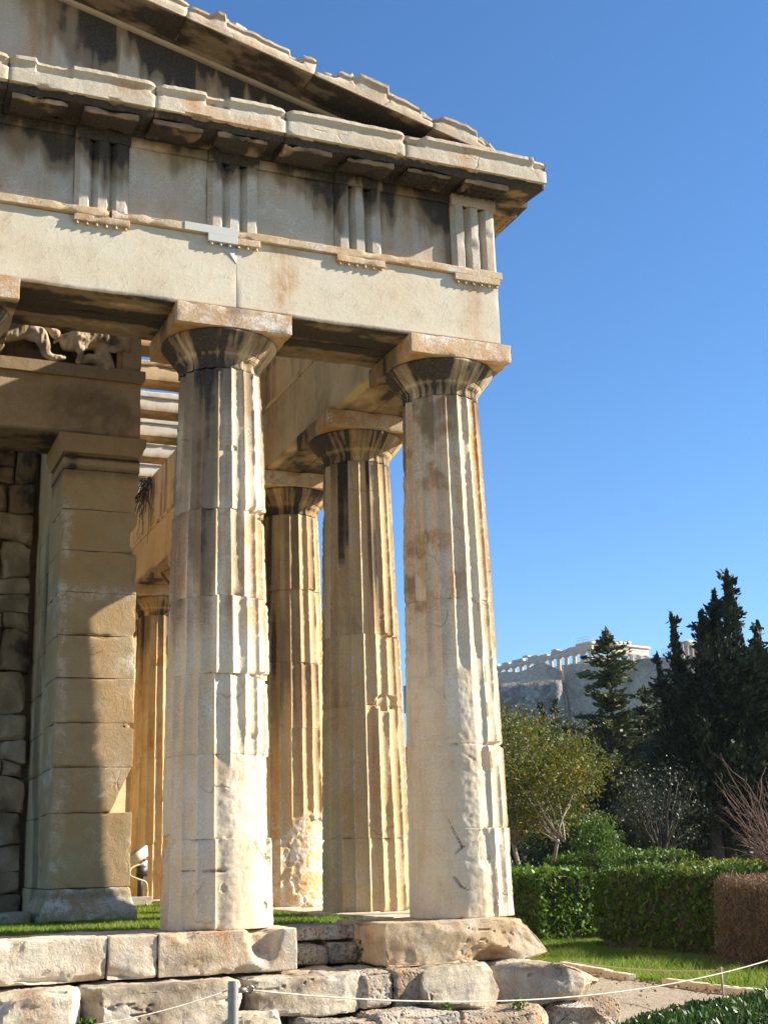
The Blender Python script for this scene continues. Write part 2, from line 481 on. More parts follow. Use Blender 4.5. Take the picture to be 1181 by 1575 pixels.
# ================================================================== THE TEMPLE
SP = 2.413; SQ = 2.583
XF = [0, -SP, -SP - SQ, -SP - 2 * SQ]                       # facade columns (towards -X)
YS = [0] + [SP + SQ * k for k in range(9)]                  # flank columns (towards +Y)
ZC = 5.713; AE = .497
GZ = -1.15                                                   # ground level beside the temple
temple = place('temple', (-5.0, 6.0, GZ), 'weathered marble Doric temple filling the left with fluted columns, a frieze and a broken pediment', 'temple')

def Rz(z): return .509 - .108 * (z / 5.2) + .010 * np.sin(np.pi * np.clip(z / 5.2, 0, 1))

def shaft(cx, cy, joints, seed, nper=12, rowres=.014, wear=None, bites=(), cracks=(), off=None, stainfn=None, ztop=5.165):
    n = 20 * nper
    th = (np.arange(n) / n) * 2 * np.pi
    t = (np.arange(n) % nper) / nper - .5        # arris at t=-.5
    geos = []; stains = []
    js = [0.0] + list(joints) + [ztop]
    rng = random.Random(seed)
    for k in range(len(js) - 1):
        z0, z1 = js[k], js[k + 1]
        nr = max(4, int((z1 - z0) / rowres))
        zs = np.concatenate([[z0, z0 + .003, z0 + .008], np.linspace(z0 + .016, z1 - .016, nr), [z1 - .008, z1 - .003, z1]])
        ox, oy, orr, rot = (off[k] if off else (rng.uniform(-.008, .008), rng.uniform(-.008, .008), rng.uniform(-.004, .004), rng.uniform(-.01, .01)))
        TH, Z = np.meshgrid(th, zs); T = np.broadcast_to(t, TH.shape)
        TH = TH.ravel(); Z = Z.ravel(); T = T.ravel()
        Rb = Rz(Z) + orr
        D = .046 * Rb / .509
        P3 = np.stack([np.cos(TH) * .5, np.sin(TH) * .5, Z], 1)
        w = np.zeros(len(Z)) if wear is None else np.clip(wear(TH, Z, P3), 0, 1)
        fl = D * np.sqrt(np.clip(1 - 4 * T * T, 0, 1)) ** 1.4
        rr = Rb - fl * (1 - w) - w * D * .62
        ar = sst(.30, .5, np.abs(T))
        nar = fbm(np.stack([np.round(TH / (2 * np.pi) * 20) * 7.1, Z * 24, 0 * Z], 1), 1., 3, seed + k)
        nar2 = fbm(np.stack([np.round(TH / (2 * np.pi) * 20) * 5.3, Z * 2.2, 0 * Z], 1), 1., 2, seed + 9 * k + 3)
        rr -= (1 - w) * sst(.36, .5, np.abs(T)) * (np.maximum(0, nar) * .014 + np.maximum(0, nar2 - .28) * .035)
        rr += .0015 * fbm(P3, 9., 4, seed + 1) + .004 * fbm(P3, 2.2, 2, seed + 2) + w * (.008 * fbm(P3, 16., 5, seed + 4, .65) + .005 * fbm(P3, 4.5, 3, seed + 5))
        dj = np.minimum(Z - z0, z1 - Z)
        nj = fbm(P3 * np.array([1, 1, .6]), 5., 3, seed + 20 + k)
        rr -= .0035 * np.exp(-dj / .004) + np.maximum(0, nj - .17) * .10 * np.exp(-dj / .022)
        cr = np.zeros(len(Z))
        for (tc, zc, st, sz, dp) in bites:
            dt = (TH - tc + np.pi) % (2 * np.pi) - np.pi
            q = (dt / st) ** 2 + ((Z - zc) / sz) ** 2
            rr -= dp * sst(1.04, .90, q + .55 * fbm(P3, 9., 4, seed + 40)) * (1 + .35 * fbm(P3, 22., 3, seed + 41))
        for poly in cracks:
            for (a, b) in zip(poly[:-1], poly[1:]):
                pa = np.array(a); pb = np.array(b)
                X = ((TH - pa[0] + np.pi) % (2 * np.pi) - np.pi) * .48; Y = Z - pa[1]
                d = np.array([(pb[0] - pa[0]) * .48, pb[1] - pa[1]]); L2 = d @ d
                s = np.clip((X * d[0] + Y * d[1]) / L2, 0, 1)
                dist = np.abs(np.hypot(X - s * d[0], Y - s * d[1]) + .022 * fbm(P3, 9., 3, seed + 50)); fade = sst(-.35, .35, fbm(P3, 6., 2, seed + 51))
                rr -= .012 * fade * np.exp(-(dist / .008) ** 2)
                cr = np.maximum(cr, .42 * fade * np.exp(-(dist / .007) ** 2))
        ang = TH + rot
        V = np.stack([cx + ox + rr * np.cos(ang), cy + oy + rr * np.sin(ang), Z], 1)
        I = np.arange(len(Z)).reshape(len(zs), n); J = np.roll(I, -1, 1)
        F = [np.stack([I[:-1].ravel(), J[:-1].ravel(), J[1:].ravel(), I[1:].ravel()], 1)]
        c0 = len(V); V = np.concatenate([V, [[cx + ox, cy + oy, z0]], [[cx + ox, cy + oy, z1]]])
        kk = np.arange(n); k2 = (kk + 1) % n; b = (len(zs) - 1) * n
        F.append(np.concatenate([np.stack([k2, kk, np.full(n, c0)], 1), np.stack([b + kk, b + k2, np.full(n, c0 + 1)], 1)]))
        st = np.zeros((len(V), 3))
        if stainfn is not None: st[:-2] = np.stack(stainfn(TH, Z, P3, k), 1)
        st[:-2, 0] = np.maximum(st[:-2, 0], cr)
        fid = np.floor(TH / (2 * np.pi) * 20 + 1e-6)
        ft = fbm(np.stack([fid * 7.7, Z * .55 + k * 3.1, 0 * Z], 1), 1., 3, seed + 60)
        st[:-2, 0] += (1 - w) * .30 * ft * sst(1.0, 3.0, Z); st[:-2, 1] += (1 - w) * .55 * ft
        st[:-2, 2] = np.maximum(st[:-2, 2], (1 - w) * .95 * sst(.40, .49, np.abs(T)) * sst(-.3, .3, nar + .5 * nar2))
        geos.append((V, F)); stains.append(st)
    return merge(*geos), np.clip(np.concatenate(stains), 0, 1)

def capital_geo(cx, cy, seed, nper=8):
    n = 20 * nper; th = np.arange(n) / n * 2 * np.pi; t = (np.arange(n) % nper) / nper - .5
    prof = [(.394, 5.168, 1), (.399, 5.172, 1), (.398, 5.20, 1), (.400, 5.245, 1), (.404, 5.262, .55), (.410, 5.272, 0), (.410, 5.278, 0), (.419, 5.280, 0), (.421, 5.288, 0), (.414, 5.290, 0),
            (.427, 5.293, 0), (.430, 5.301, 0), (.423, 5.303, 0), (.437, 5.306, 0), (.440, 5.314, 0), (.434, 5.317, 0)]
    for s in np.linspace(0, 1, 14):
        prof.append((.442 + .118 * s ** .92, 5.319 + .150 * s, 0))
    prof += [(.566, 5.476, 0), (.569, 5.486, 0), (.568, 5.496, 0), (.560, 5.504, 0), (.40, 5.504, 0)]
    prof = np.array(prof)
    TH = np.tile(th, len(prof)); T = np.tile(t, len(prof))
    rr = np.repeat(prof[:, 0], n); Z = np.repeat(prof[:, 1], n); f = np.repeat(prof[:, 2], n)
    P3 = np.stack([np.cos(TH) * rr, np.sin(TH) * rr, Z], 1)
    rr = rr - f * .024 * np.sqrt(np.clip(1 - 4 * T * T, 0, 1)) ** 1.3 + .003 * fbm(P3, 8, 3, seed) - .012 * np.maximum(0, fbm(P3, 5, 3, seed + 3) - .3)
    V = np.stack([cx + rr * np.cos(TH), cy + rr * np.sin(TH), Z], 1)
    I = np.arange(len(Z)).reshape(-1, n); J = np.roll(I, -1, 1)
    F = [np.stack([I[:-1].ravel(), J[:-1].ravel(), J[1:].ravel(), I[1:].ravel()], 1)]
    # crust in streaky patches on the echinus, thicker on the sheltered side
    nz = fbm(np.stack([TH * 3.2, Z * 2, 0 * Z], 1), 1., 3, seed + 8) + .7 * fbm(np.stack([TH * 17, Z * 2.5, 0 * Z], 1), 1., 3, seed + 12)
    side = .5 + .5 * np.cos(TH - R(195))
    c = .27 + .36 * side + .55 * nz - .25 * np.exp(-((Z - 5.30) / .02) ** 2)
    g = .5 + .6 * fbm(P3, 5, 3, seed + 9)
    return (V, F), np.clip(np.stack([c, g, 0 * c], 1), 0, 1)

def abacus_stain(V, seed):
    c = .28 + .9 * fbm(V, (2.5, 2.5, 1.2), 4, seed) ; g = .75 + .3 * fbm(V, 6, 3, seed + 1); b = .55 + .9 * fbm(V, 7, 4, seed + 2)
    front = V[:, 1] < V[:, 1].min() + .05
    c = np.where(front, c - .45, c); b = np.where(front, b, 0)
    return np.clip(np.stack([c, g, b], 1), 0, 1)

def column(cx, cy, joints, seed, mat, hi=True, label=None, **kw):
    if hi: g, st = shaft(cx, cy, joints, seed, **kw)
    else: g, st = shaft(cx, cy, joints, seed, nper=8, rowres=.05, **kw)
    o = mk('column', g, mat, temple, True, st, flat_angle=42)
    if label: o['label'] = label
    g, st = capital_geo(cx, cy, seed, 8 if hi else 6)
    mk('echinus', g, mat, o, True, st)
    g = stone(cx - .571, cx + .571, cy - .571, cy + .571, 5.506, ZC - .002, .035 if hi else .1, .008, .005, 5, seed + 60, .03, .05, 6)
    mk('abacus', g, M['orange'], o, True, abacus_stain(g[0], seed))
    return o

def angd(TH, c): return np.abs((TH - c + np.pi) % (2 * np.pi) - np.pi)

# second facade column from the corner
def wear_l(TH, Z, P):
    nz = fbm(P, 3., 3, 5) * .35
    front = sst(R(66), R(40), angd(TH, R(-52)))
    return sst(1.75, 1.30, Z + nz) * (.30 + .70 * front) * .97
def stain_shade_l(TH, Z, P, k):
    stn = fbm(np.stack([TH * 3.3, Z * .5, 0 * Z], 1), 1., 3, 81)
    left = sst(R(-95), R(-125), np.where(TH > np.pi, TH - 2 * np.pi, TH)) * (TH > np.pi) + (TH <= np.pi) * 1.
    c = sst(1.9, 3.6, Z) * (.08 + .31 * left + .34 * stn) + .15 * sst(4.6, 5.1, Z)
    o = np.select([k == 4, k == 3], [1.15 + 0 * Z, .70 * sst(2.45, 2.75, Z + .15 * stn)], .18 + .25 * sst(3.7, 4.0, Z) + 0 * Z)
    o = o + .5 * np.exp(-np.abs(Z - 1.2) / .25) * (stn > .3)
    o = o + .12 * left + .22 * sst(-.1, .4, fbm(P, (5, 5, 3), 4, 83))  # left term deepens the shaded side: shade put into the patina colour
    w = .35 + .5 * fbm(P, (6, 6, 2), 3, 82) + .4 * sst(3.6, 4.6, Z) * (left < .5)
    return c, o, w
PIh = np.pi
column(-SP, 0, [.761, 1.488, 2.21, 2.925, 3.757], 11, M['column'], wear=wear_l, stainfn=stain_shade_l,
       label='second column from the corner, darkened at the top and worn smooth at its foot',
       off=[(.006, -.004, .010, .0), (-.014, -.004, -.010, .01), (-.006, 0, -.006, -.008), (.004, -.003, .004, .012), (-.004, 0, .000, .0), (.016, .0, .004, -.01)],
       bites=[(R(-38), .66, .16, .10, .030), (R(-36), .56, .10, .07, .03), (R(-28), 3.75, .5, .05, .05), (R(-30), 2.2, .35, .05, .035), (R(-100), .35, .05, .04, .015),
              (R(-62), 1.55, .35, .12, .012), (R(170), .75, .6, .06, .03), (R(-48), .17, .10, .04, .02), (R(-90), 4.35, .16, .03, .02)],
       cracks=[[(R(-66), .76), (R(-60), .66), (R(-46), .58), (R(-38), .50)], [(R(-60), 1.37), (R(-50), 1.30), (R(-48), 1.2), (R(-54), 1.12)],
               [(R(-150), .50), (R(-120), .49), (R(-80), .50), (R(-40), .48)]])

# corner column
def wear_c(TH, Z, P):
    nz = fbm(P, 2.6, 3, 6) * .45
    left = sst(R(72), R(40), angd(TH, R(-135)))
    return np.maximum(sst(2.75, 1.95, Z + nz) * left, .40 * sst(.9, .4, Z + nz)) * .98
def stain_shade_c(TH, Z, P, k):
    stn = fbm(np.stack([TH * 3.3, Z * .45, 0 * Z], 1), 1., 3, 91)
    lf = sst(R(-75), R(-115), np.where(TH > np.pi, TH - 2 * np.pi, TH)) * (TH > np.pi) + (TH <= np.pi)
    mot = lf * sst(-.15, .35, fbm(P, (4, 4, 5), 4, 92)) * sst(2.1, 2.9, Z)
    c = sst(4.0, 5.3, Z) * (.16 + .42 * stn) + .16 * mot
    right = sst(R(62), R(40), angd(TH, R(-8)))
    o = right * sst(2.2, 2.9, Z + .3 * stn) * 1.7 + .30 * sst(2.3, 3.2, Z) + .75 * mot + .10 + .10 * lf + .18 * sst(-.1, .4, fbm(P, (5, 5, 3), 4, 94))  # plain lf term tints the shaded left darker, shading held in the colour
    w = .25 + .6 * fbm(P, (5, 5, 2), 3, 93)
    return c, o, w
column(0, 0, [.809, 1.595, 3.019, 4.391], 23, M['column'], wear=wear_c, stainfn=stain_shade_c,
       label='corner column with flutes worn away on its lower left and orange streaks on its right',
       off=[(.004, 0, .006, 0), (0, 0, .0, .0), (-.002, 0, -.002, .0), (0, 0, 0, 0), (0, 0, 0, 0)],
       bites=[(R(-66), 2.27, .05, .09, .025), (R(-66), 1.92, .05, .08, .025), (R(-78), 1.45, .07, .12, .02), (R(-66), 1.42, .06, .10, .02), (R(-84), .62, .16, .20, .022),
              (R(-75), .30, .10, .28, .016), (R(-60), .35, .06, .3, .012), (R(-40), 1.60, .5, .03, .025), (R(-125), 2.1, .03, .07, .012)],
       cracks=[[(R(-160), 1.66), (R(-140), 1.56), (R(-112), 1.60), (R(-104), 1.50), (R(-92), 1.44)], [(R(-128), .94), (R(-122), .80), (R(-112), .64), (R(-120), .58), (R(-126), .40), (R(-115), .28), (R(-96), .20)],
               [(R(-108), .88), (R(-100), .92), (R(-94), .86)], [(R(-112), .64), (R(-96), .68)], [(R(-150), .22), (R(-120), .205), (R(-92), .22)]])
# flank columns
def stain_2(TH, Z, P, k):
    stn = fbm(np.stack([TH * 3.3, Z * .4, 0 * Z], 1), 1., 3, 101)
    c = .45 * (angd(TH, R(-138)) < R(11)) * sst(4.05, 4.2, Z + .2 * (angd(TH, R(-142)) < R(6))) + .55 * (angd(TH, R(-88)) < R(8)) * sst(3.2, 4.0, Z + .3 * stn) + .3 * sst(4.6, 5.2, Z) + .25 * stn
    o = .35 + .4 * stn + .25 * sst(2.4, 3.5, Z)
    return c, o, .25 + 0 * Z
column(0, YS[1], [.779, 2.246, 3.064], 37, M['column_warm'], stainfn=stain_2, label='first column behind the corner, with long dark stains in two flutes',
       bites=[(R(-75), 2.27, .35, .10, .03), (R(-66), 3.05, .1, .04, .03)])
def stain_3(TH, Z, P, k):
    stn = fbm(np.stack([TH * 3.3, Z * .4, 0 * Z], 1), 1., 3, 111)
    lf = sst(R(-70), R(-110), np.where(TH > np.pi, TH - 2 * np.pi, TH))
    return sst(1.8, 3.2, Z + .4 * stn) * (.34 + .4 * stn) * lf + .08, .5 + .3 * stn, .2 + .7 * sst(1.2, 1.0, Z)
def wear_3(TH, Z, P):
    return sst(1.25, 1.05, Z + .12 * fbm(P, 8, 3, 7)) * (angd(TH, R(-62)) < R(52)) * 1.0
column(0, YS[2], [.845, 2.249, 3.122, 4.115], 41, M['column_warm'], stainfn=stain_3, wear=wear_3, label='second column behind the corner, hacked flat near its base',
       bites=[(R(-62), .55, .95, .56, .03)])
def stain_f(TH, Z, P, k):
    stn = fbm(np.stack([TH * 3.3, Z * .4, 0 * Z], 1), 1., 3, 121)
    return .4 * sst(4., 5., Z) + .4 * stn, .45 + .3 * stn, 0 * Z
for k in range(3, 9):
    column(0, YS[k], [.8 + .03 * k, 1.6, 2.5, 3.35, 4.2], 50 + k, M['column_warm'], hi=False, stainfn=stain_f)
column(XF[2], 0, [.8, 1.6, 2.5, 3.3, 4.2], 71, M['column'], hi=False, stainfn=stain_shade_l)

# ---- facade architrave (blocks meet over the column axes)
def hash_(V): return fbm(V, (3, 3, 3), 3, 3)
xb = [AE, -SP + .03, -SP - SQ, -SP - 2 * SQ]
gs = []
for i in range(3):
    for (ya, yb) in ((-AE, -.004), (.004, AE)):
        gs.append(stone(xb[i + 1] + .0015, xb[i] - .0015, ya, yb, ZC, 6.468, .05, .006, .004, 1.4, 130 + i, .018, .05, 3))
g = merge(*gs)
V = g[0]
soff = (V[:, 2] < ZC + .02)
front = V[:, 1] < -AE + .03
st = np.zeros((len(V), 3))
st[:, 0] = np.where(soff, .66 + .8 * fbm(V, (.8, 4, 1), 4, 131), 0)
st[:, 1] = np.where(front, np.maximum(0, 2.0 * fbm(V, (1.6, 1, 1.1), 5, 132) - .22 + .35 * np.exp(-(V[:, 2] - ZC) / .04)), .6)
edge = np.abs(V[:, 0] - .25) < .5
st[:, 1] += np.where(front & edge, .5 * np.exp(-((V[:, 0] - .18) / .14) ** 2), 0)
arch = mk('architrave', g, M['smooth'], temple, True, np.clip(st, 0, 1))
# flank architrave
gs = []
yb = [AE + .002] + [y for y in YS[1:]]
for i in range(len(yb) - 1):
    for (xa, xc) in ((-AE, -.004), (.004, AE)):
        gs.append(stone(xa, xc, yb[i] + .002, yb[i + 1] - .002, ZC, 6.55, .07 if i < 4 else .15, .006, .004, 1.5, 150 + i, .02, .05, 3))
g = merge(*gs); V = g[0]
st = np.zeros((len(V), 3)); soff = V[:, 2] < ZC + .02
st[:, 0] = np.where(soff, .55 + .8 * fbm(V, (2.4, 1.4, 1), 4, 151), .12 + .45 * fbm(V, (1, .8, .5), 3, 153)); st[:, 1] = .05 + .4 * fbm(V, 2, 3, 152)
st[:, 0] = np.where(soff & (np.abs(V[:, 0]) > .36), st[:, 0] - .35, st[:, 0])
mk('flank_architrave', g, M['soffit'], temple, True, np.clip(st, 0, 1))
# backing course above the flank architrave, seen from inside the colonnade
gs = []
for i in range(8):
    y0 = .52 + i * 2.58
    gs.append(stone(-.47, -.05, y0, y0 + 2.576, 6.555, 7.12, .08, .006, .004, 1.5, 170 + i, .02, .05, 3))
    gs.append(stone(-.455, -.05, y0 - .0, y0 + 2.572, 7.124, 7.64, .08, .006, .004, 1.5, 180 + i, .02, .05, 3))
    gs.append(stone(-.515, -.44, y0, y0 + 2.576, 6.552, 6.615, .08, .01, .003, 1.5, 190 + i, .015, .05, 3))
g = merge(*gs); V = g[0]
st = np.stack([.15 + .8 * fbm(V, (5, 5, .4), 3, 171), .0 + .4 * fbm(V, 2, 3, 172), 0 * V[:, 0]], 1)
mk('flank_backing_course', g, M['soffit'], temple, True, np.clip(st, 0, 1))
# flank frieze and cornice (their outer faces look south)
gs = [stone(.0, AE - .02, .52 + i * 2.58, .52 + (i + 1) * 2.58 - .003, 6.55, 7.42, .15, .006, .004, 2, 200 + i, .02) for i in range(8)]
mk('flank_frieze', merge(*gs), M['frieze'], temple)
prof = [(-.10, 7.43), (.52, 7.43), (.88, 7.38), (.90, 7.47), (.93, 7.48), (.93, 7.68), (.97, 7.70), (.97, 7.735), (-.10, 7.80)]
gs = []
for i in range(16):
    y0 = .97 + i * 1.3
    gs.append(sweep([(a, b) for a, b in prof], -(y0 + 1.292), -y0, (0, 0, 0), (1, 0, 0), (0, 0, 1), .12, .08, .008, 4, 210 + i))
mk('flank_cornice', merge(*gs), M['cornice'], temple)

# taenia and regulae
def ragged(seed, amt=.02):
    def fn(V, N, tt, pp):
        e = np.maximum(0, fbm(V, 4.5, 4, seed) - .18) * amt * 6
        out = np.sign(-pp[:, :1] - .5) * 0 + 1
        return V - N * e[:, None] * .25
    return fn
XT = [.24, -1.08, -SP, -SP - SQ / 2, -SP - SQ]               # triglyph axes
gs = []
for (a, b, sd) in ((-SP - 1.2, AE + .04, 1), (-8., -SP - 1.204, 2)):
    gs.append(stone(a, b, -AE - .042, -AE + .1, 6.471, 6.552, .03, .008, .005, 6, 230 + sd, .03, .03, 6))
gs.append(stone(AE - .1, AE + .042, -AE + .102, 12, 6.471, 6.552, .12, .008, .005, 6, 233, .03, .03, 6))
g = merge(*gs); V = g[0]
st = np.stack([0 * V[:, 0], .55 + .9 * fbm(V, (2, 2, 2), 3, 235), .4 + .8 * fbm(V, 5, 3, 236)], 1)
mk('taenia', g, M['orange'], arch, True, np.clip(st, 0, 1))
def guttae(x, y0, z0, n=6, w=.515, h=.03, r=.0145):
    return [lathe([(0, z0 - h), (r * 1.15, z0 - h), (r * 1.0, z0 - h * .4), (r * .8, z0 + .004)], x - w / 2 + .03 + i * (w - .06) / (n - 1), y0, 10) for i in range(n)]
for k, x in enumerate(XT):
    g = [stone(x - .262, x + .262, -AE - .046, -AE + .02, 6.398, 6.469, .03, .007, .004, 7, 240 + k, .02, .03, 7)] + guttae(x, -AE - .024, 6.398)
    g = merge(*g); V = g[0]
    mk('regula', g, M['orange'], arch, True, np.clip(np.stack([0 * V[:, 0], .4 + .6 * fbm(V, 4, 3, 245), .4 + .5 * fbm(V, 6, 3, 246)], 1), 0, 1), flat_angle=50)
# new marble repair let into the taenia and regula above the second column
g = merge(stone(-SP - .50, -SP + .03, -AE - .050, -AE - .02, 6.474, 6.556, .05, .003, 0, 3, 1, 0), stone(-SP - .266, -SP + .03, -AE - .053, -AE - .02, 6.394, 6.472, .05, .003, 0, 3, 1, 0),
          *guttae(-SP - .0, -AE - .03, 6.395)[:3])
r1 = mk('marble_repair', g, M['patch'], arch, True, flat_angle=40); r1['label'] = 'clean white marble repair above the second column'
tri = np.array([(-SP - .19, 6.40), (-SP + .03, 6.40), (-SP + .03, 6.21), (-SP + .01, 6.235), (-SP - .06, 6.30)])
gq = sweep([(x, z) for x, z in tri[::-1]], 0, .006, (0, -AE + .002, 0), (1, 0, 0), (0, 0, 1), .1, .1, 0)
mk('marble_repair', gq, M['patch'], arch, False)

# ---- frieze
ZF0, ZF1 = 6.552, 7.40
def crust_top(V, seed, lo=.0, hi=.75, zm=6.98, sp=.34):
    nz = fbm(np.stack([V[:, 0] * 2.2, V[:, 1] * 2.2, V[:, 2] * .8], 1), 1., 4, seed) + .25 * fbm(np.stack([V[:, 0] * 13, V[:, 1] * 2.2, V[:, 2] * 1.6], 1), 1., 3, seed + 1)
    return lo + (hi - lo) * sst(zm - sp, zm + sp, V[:, 2] + .6 * nz)
g = stone(-8, AE - .12, -AE + .10, AE, ZF0 + .001, ZF1, .4, .01, .0, 2, 1, 0)
fr = mk('frieze', g, M['frieze'], temple)
def tri_prof(w, d):
    h = w / 2; g_ = .062; f = .094
    # half glyphs at the ends, two V grooves between the three femora
    pts = [(-h, d), (-h, .055), (-h + .042, 0)]
    xs = [-h + .042]
    fem = (w - .084 - 2 * .095) / 3
    x = -h + .042
    for k in range(3):
        x2 = x + fem
        pts.append((x2, 0))
        if k < 2:
            pts += [(x2 + .0475, .075), (x2 + .095, 0)]
            x = x2 + .095
    pts += [(h, .055), (h, d)]
    return pts
for k, x in enumerate(XT):
    pr = [(x + a, -AE - .030 + b) for a, b in tri_prof(.515, .14)]
    def fn(V, N, tt, pp, k=k):
        e = np.maximum(0, fbm(V, 6, 3, 260 + k) - .15) * .035
        return V - np.stack([0 * e, -e, 0 * e], 1) 
    g1 = sweep(pr, ZF0 + .002, 7.27, (0, 0, 0), (1, 0, 0), (0, 1, 0), .03, .03, .004, 6, 261 + k, fn)
    g2 = stone(x - .262, x + .262, -AE - .038, -AE + .13, 7.272, ZF1 - .002, .04, .008, .006, 5, 265 + k, .04, .05, 5)
    g = merge(g1, g2); V = g[0]
    c = crust_top(V, 270 + k, .0, .95, 7.15, .30) * (.85 if k else .35)
    st = np.stack([c, .2 + .5 * fbm(V, 3, 3, 275), .3 + .5 * fbm(V, 5, 3, 276)], 1)
    mk('triglyph', g, M['frieze'], fr, True, np.clip(st, 0, 1), flat_angle=32)
# corner triglyph on the flank side
pr = [(AE + .012 - b, .0 + a - .24 + .0) for a, b in tri_prof(.515, .14)]
g1 = sweep(pr, ZF0 + .002, 7.27, (0, -.0, 0), (1, 0, 0), (0, 1, 0), .05, .03, .004, 6, 281)
g2 = stone(AE - .13, AE + .020, -.24 - .2, .02, 7.272, ZF1 - .002, .05, .008, .006, 5, 282, .04, .05, 5)
mk('triglyph', merge(g1, g2), M['frieze'], fr, True, None, flat_angle=32)
for k in range(len(XT)):
    xr = XT[k] - .2585
    xl = XT[k + 1] + .2585 if k + 1 < len(XT) else xr - .77
    g = stone(xl, xr, -AE + .045, -AE + .099, ZF0 + .003, 7.30, .03, .004, .005, 2.5, 290 + k, .01, .03, 4)
    g2 = stone(xl, xr, -AE + .012, -AE + .098, 7.303, ZF1 - .002, .05, .006, .005, 3, 295 + k, .03, .04, 5)
    g = merge(g, g2); V = g[0]
    c = crust_top(V, 300 + k, .04, .62, [7.06, 7.16, 7.14, 7.02, 7.0][k], .25)
    if k == 0: c = c + .35 * np.exp(-((V[:, 0] - xr) / .09) ** 2)
    st = np.stack([c, .1 + .35 * (k == 0) + .7 * np.maximum(0, fbm(V, (3, 3, .8), 3, 306)), .25 + .8 * fbm(V, (4, 4, 3), 4, 307)], 1)
    mk('metope', g, M['frieze'], fr, True, np.clip(st, 0, 1), flat_angle=40)

# ---- horizontal cornice: blocks with drip face and mutules
ZG = 7.74
bx = [.93, -.72, -2.00, -3.30, -4.65, -5.95, -7.3]
for k in range(len(bx) - 1):
    x1, x0 = bx[k], bx[k + 1]
    # profile in (-Y, Z), swept along X:  A=-Y, B=Z, T = A x B = -X
    prof = [(-.40, 7.402), (AE + .005, 7.402), (AE + .03, 7.455), (.86, 7.415), (.885, 7.47), (.93, 7.482), (.932, 7.655), (.965, 7.70), (.962, 7.738), (.90, 7.748), (.42, 7.80), (-.40, 7.80)]
    def fn(V, N, tt, pp, k=k, x0=x0, x1=x1):
        X = -tt
        crown = (pp[:, 0] > .88) & (pp[:, 1] > 7.63)
        nz = fbm(np.stack([V[:, 0], 0 * tt, 0 * tt], 1), 2.6, 4, 320 + k)
        de = np.minimum(X - x0, x1 - X)
        n9 = fbm(np.stack([V[:, 0], 0 * tt, 0 * tt], 1), 11., 3, 325 + k)
        bite = .050 * sst(.13, .145, nz) + .014 * np.abs(n9) + .05 * np.exp(-de / .04) * (1 if k else .4)
        V = V + np.stack([0 * tt, bite * .55 * crown, -bite * .5 * crown * sst(7.66, 7.74, pp[:, 1])], 1)
        soff = (pp[:, 1] < 7.475) & (pp[:, 0] > AE)
        V = V + np.stack([0 * tt, 0 * tt, .035 * fbm(V, 4.5, 4, 330 + k) * soff], 1)
        drip = (pp[:, 0] > .85) & (pp[:, 1] < 7.50)
        b2 = np.maximum(0, fbm(np.stack([V[:, 0], 0 * tt, 0 * tt], 1), 3.5, 3, 340 + k) - .25) * .12
        V = V + np.stack([0 * tt, b2 * drip, b2 * .25 * drip], 1)
        ec = .018 * np.exp(-de / .012)
        return V - N * ec[:, None]
    g = sweep(prof, -x1 + .003, -x0 - .003, (0, 0, 0), (0, -1, 0), (0, 0, 1), .025, .022, .006, 5, 350 + k, fn)
    V = g[0]
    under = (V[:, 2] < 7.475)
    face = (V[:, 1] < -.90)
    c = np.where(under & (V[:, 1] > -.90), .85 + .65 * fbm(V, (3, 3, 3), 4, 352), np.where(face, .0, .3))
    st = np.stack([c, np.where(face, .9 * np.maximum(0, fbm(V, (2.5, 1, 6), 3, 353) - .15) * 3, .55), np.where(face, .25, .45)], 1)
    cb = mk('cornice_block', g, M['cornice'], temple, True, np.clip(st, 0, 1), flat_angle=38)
    if k == 0: cb['label'] = 'corner cornice block jutting out against the sky'
    # mutules hanging under the block
    for xm in [q for q in (.24, -.42, -1.08, -1.75, -SP, -3.06, -3.70, -4.35, -5.0, -5.65, -6.3) if x0 < q <= x1]:
        sd = int(abs(xm) * 100)
        def fm(Q, P, nn, sd=sd):
            e = np.maximum(0, fbm(P, 4, 4, 360 + sd) - .02) * .10
            Q = Q - nn * e[:, None]
            Q[:, 2] += (-Q[:, 1] - .55) * -.07
            return Q
        gm = stone(xm - .255, xm + .255, -.86, -.545, 7.375, 7.43, .03, .012, .010, 6, 361 + sd, .05, .06, 5, fn=fm)
        parts = [gm]
        for yy in (-.60, -.70, -.80):
            parts += [lathe([(0, 7.352 - (-yy - .55) * .07), (.019, 7.352 - (-yy - .55) * .07), (.016, 7.40 - (-yy - .55) * .07)], xm - .21 + .084 * i, yy, 8) for i in range(6)] if xm > -.6 else []
        gm = merge(*parts); V = gm[0]
        st = np.stack([np.where(V[:, 1] < -.82, .36, .80) + .7 * fbm(V, (4, 4, 6), 4, 362 + sd), .85 + 0 * V[:, 0], .35 + .6 * fbm(V, 5, 3, 364)], 1)
        mk('mutule', gm, M['orange'], cb, True, np.clip(st, 0, 1))
# mutule on the flank side of the corner
gm = merge(stone(.56, .86, -.36, .15, 7.35, 7.43, .04, .012, .008, 6, 395, .04, .05, 5), stone(.56, .86, .29, .80, 7.35, 7.43, .04, .012, .008, 6, 396, .04, .05, 5),
           *[lathe([(0, 7.33), (.018, 7.33), (.015, 7.36)], xx, -.30 + .08 * i, 8) for i in range(6) for xx in (.62, .71, .80)])
V = gm[0]
mk('mutule', gm, M['orange'], temple.children[-1] if False else cb, True, np.clip(np.stack([.25 + .5 * fbm(V, 5, 3, 1), .9 + 0 * V[:, 0], 0 * V[:, 0]], 1), 0, 1))
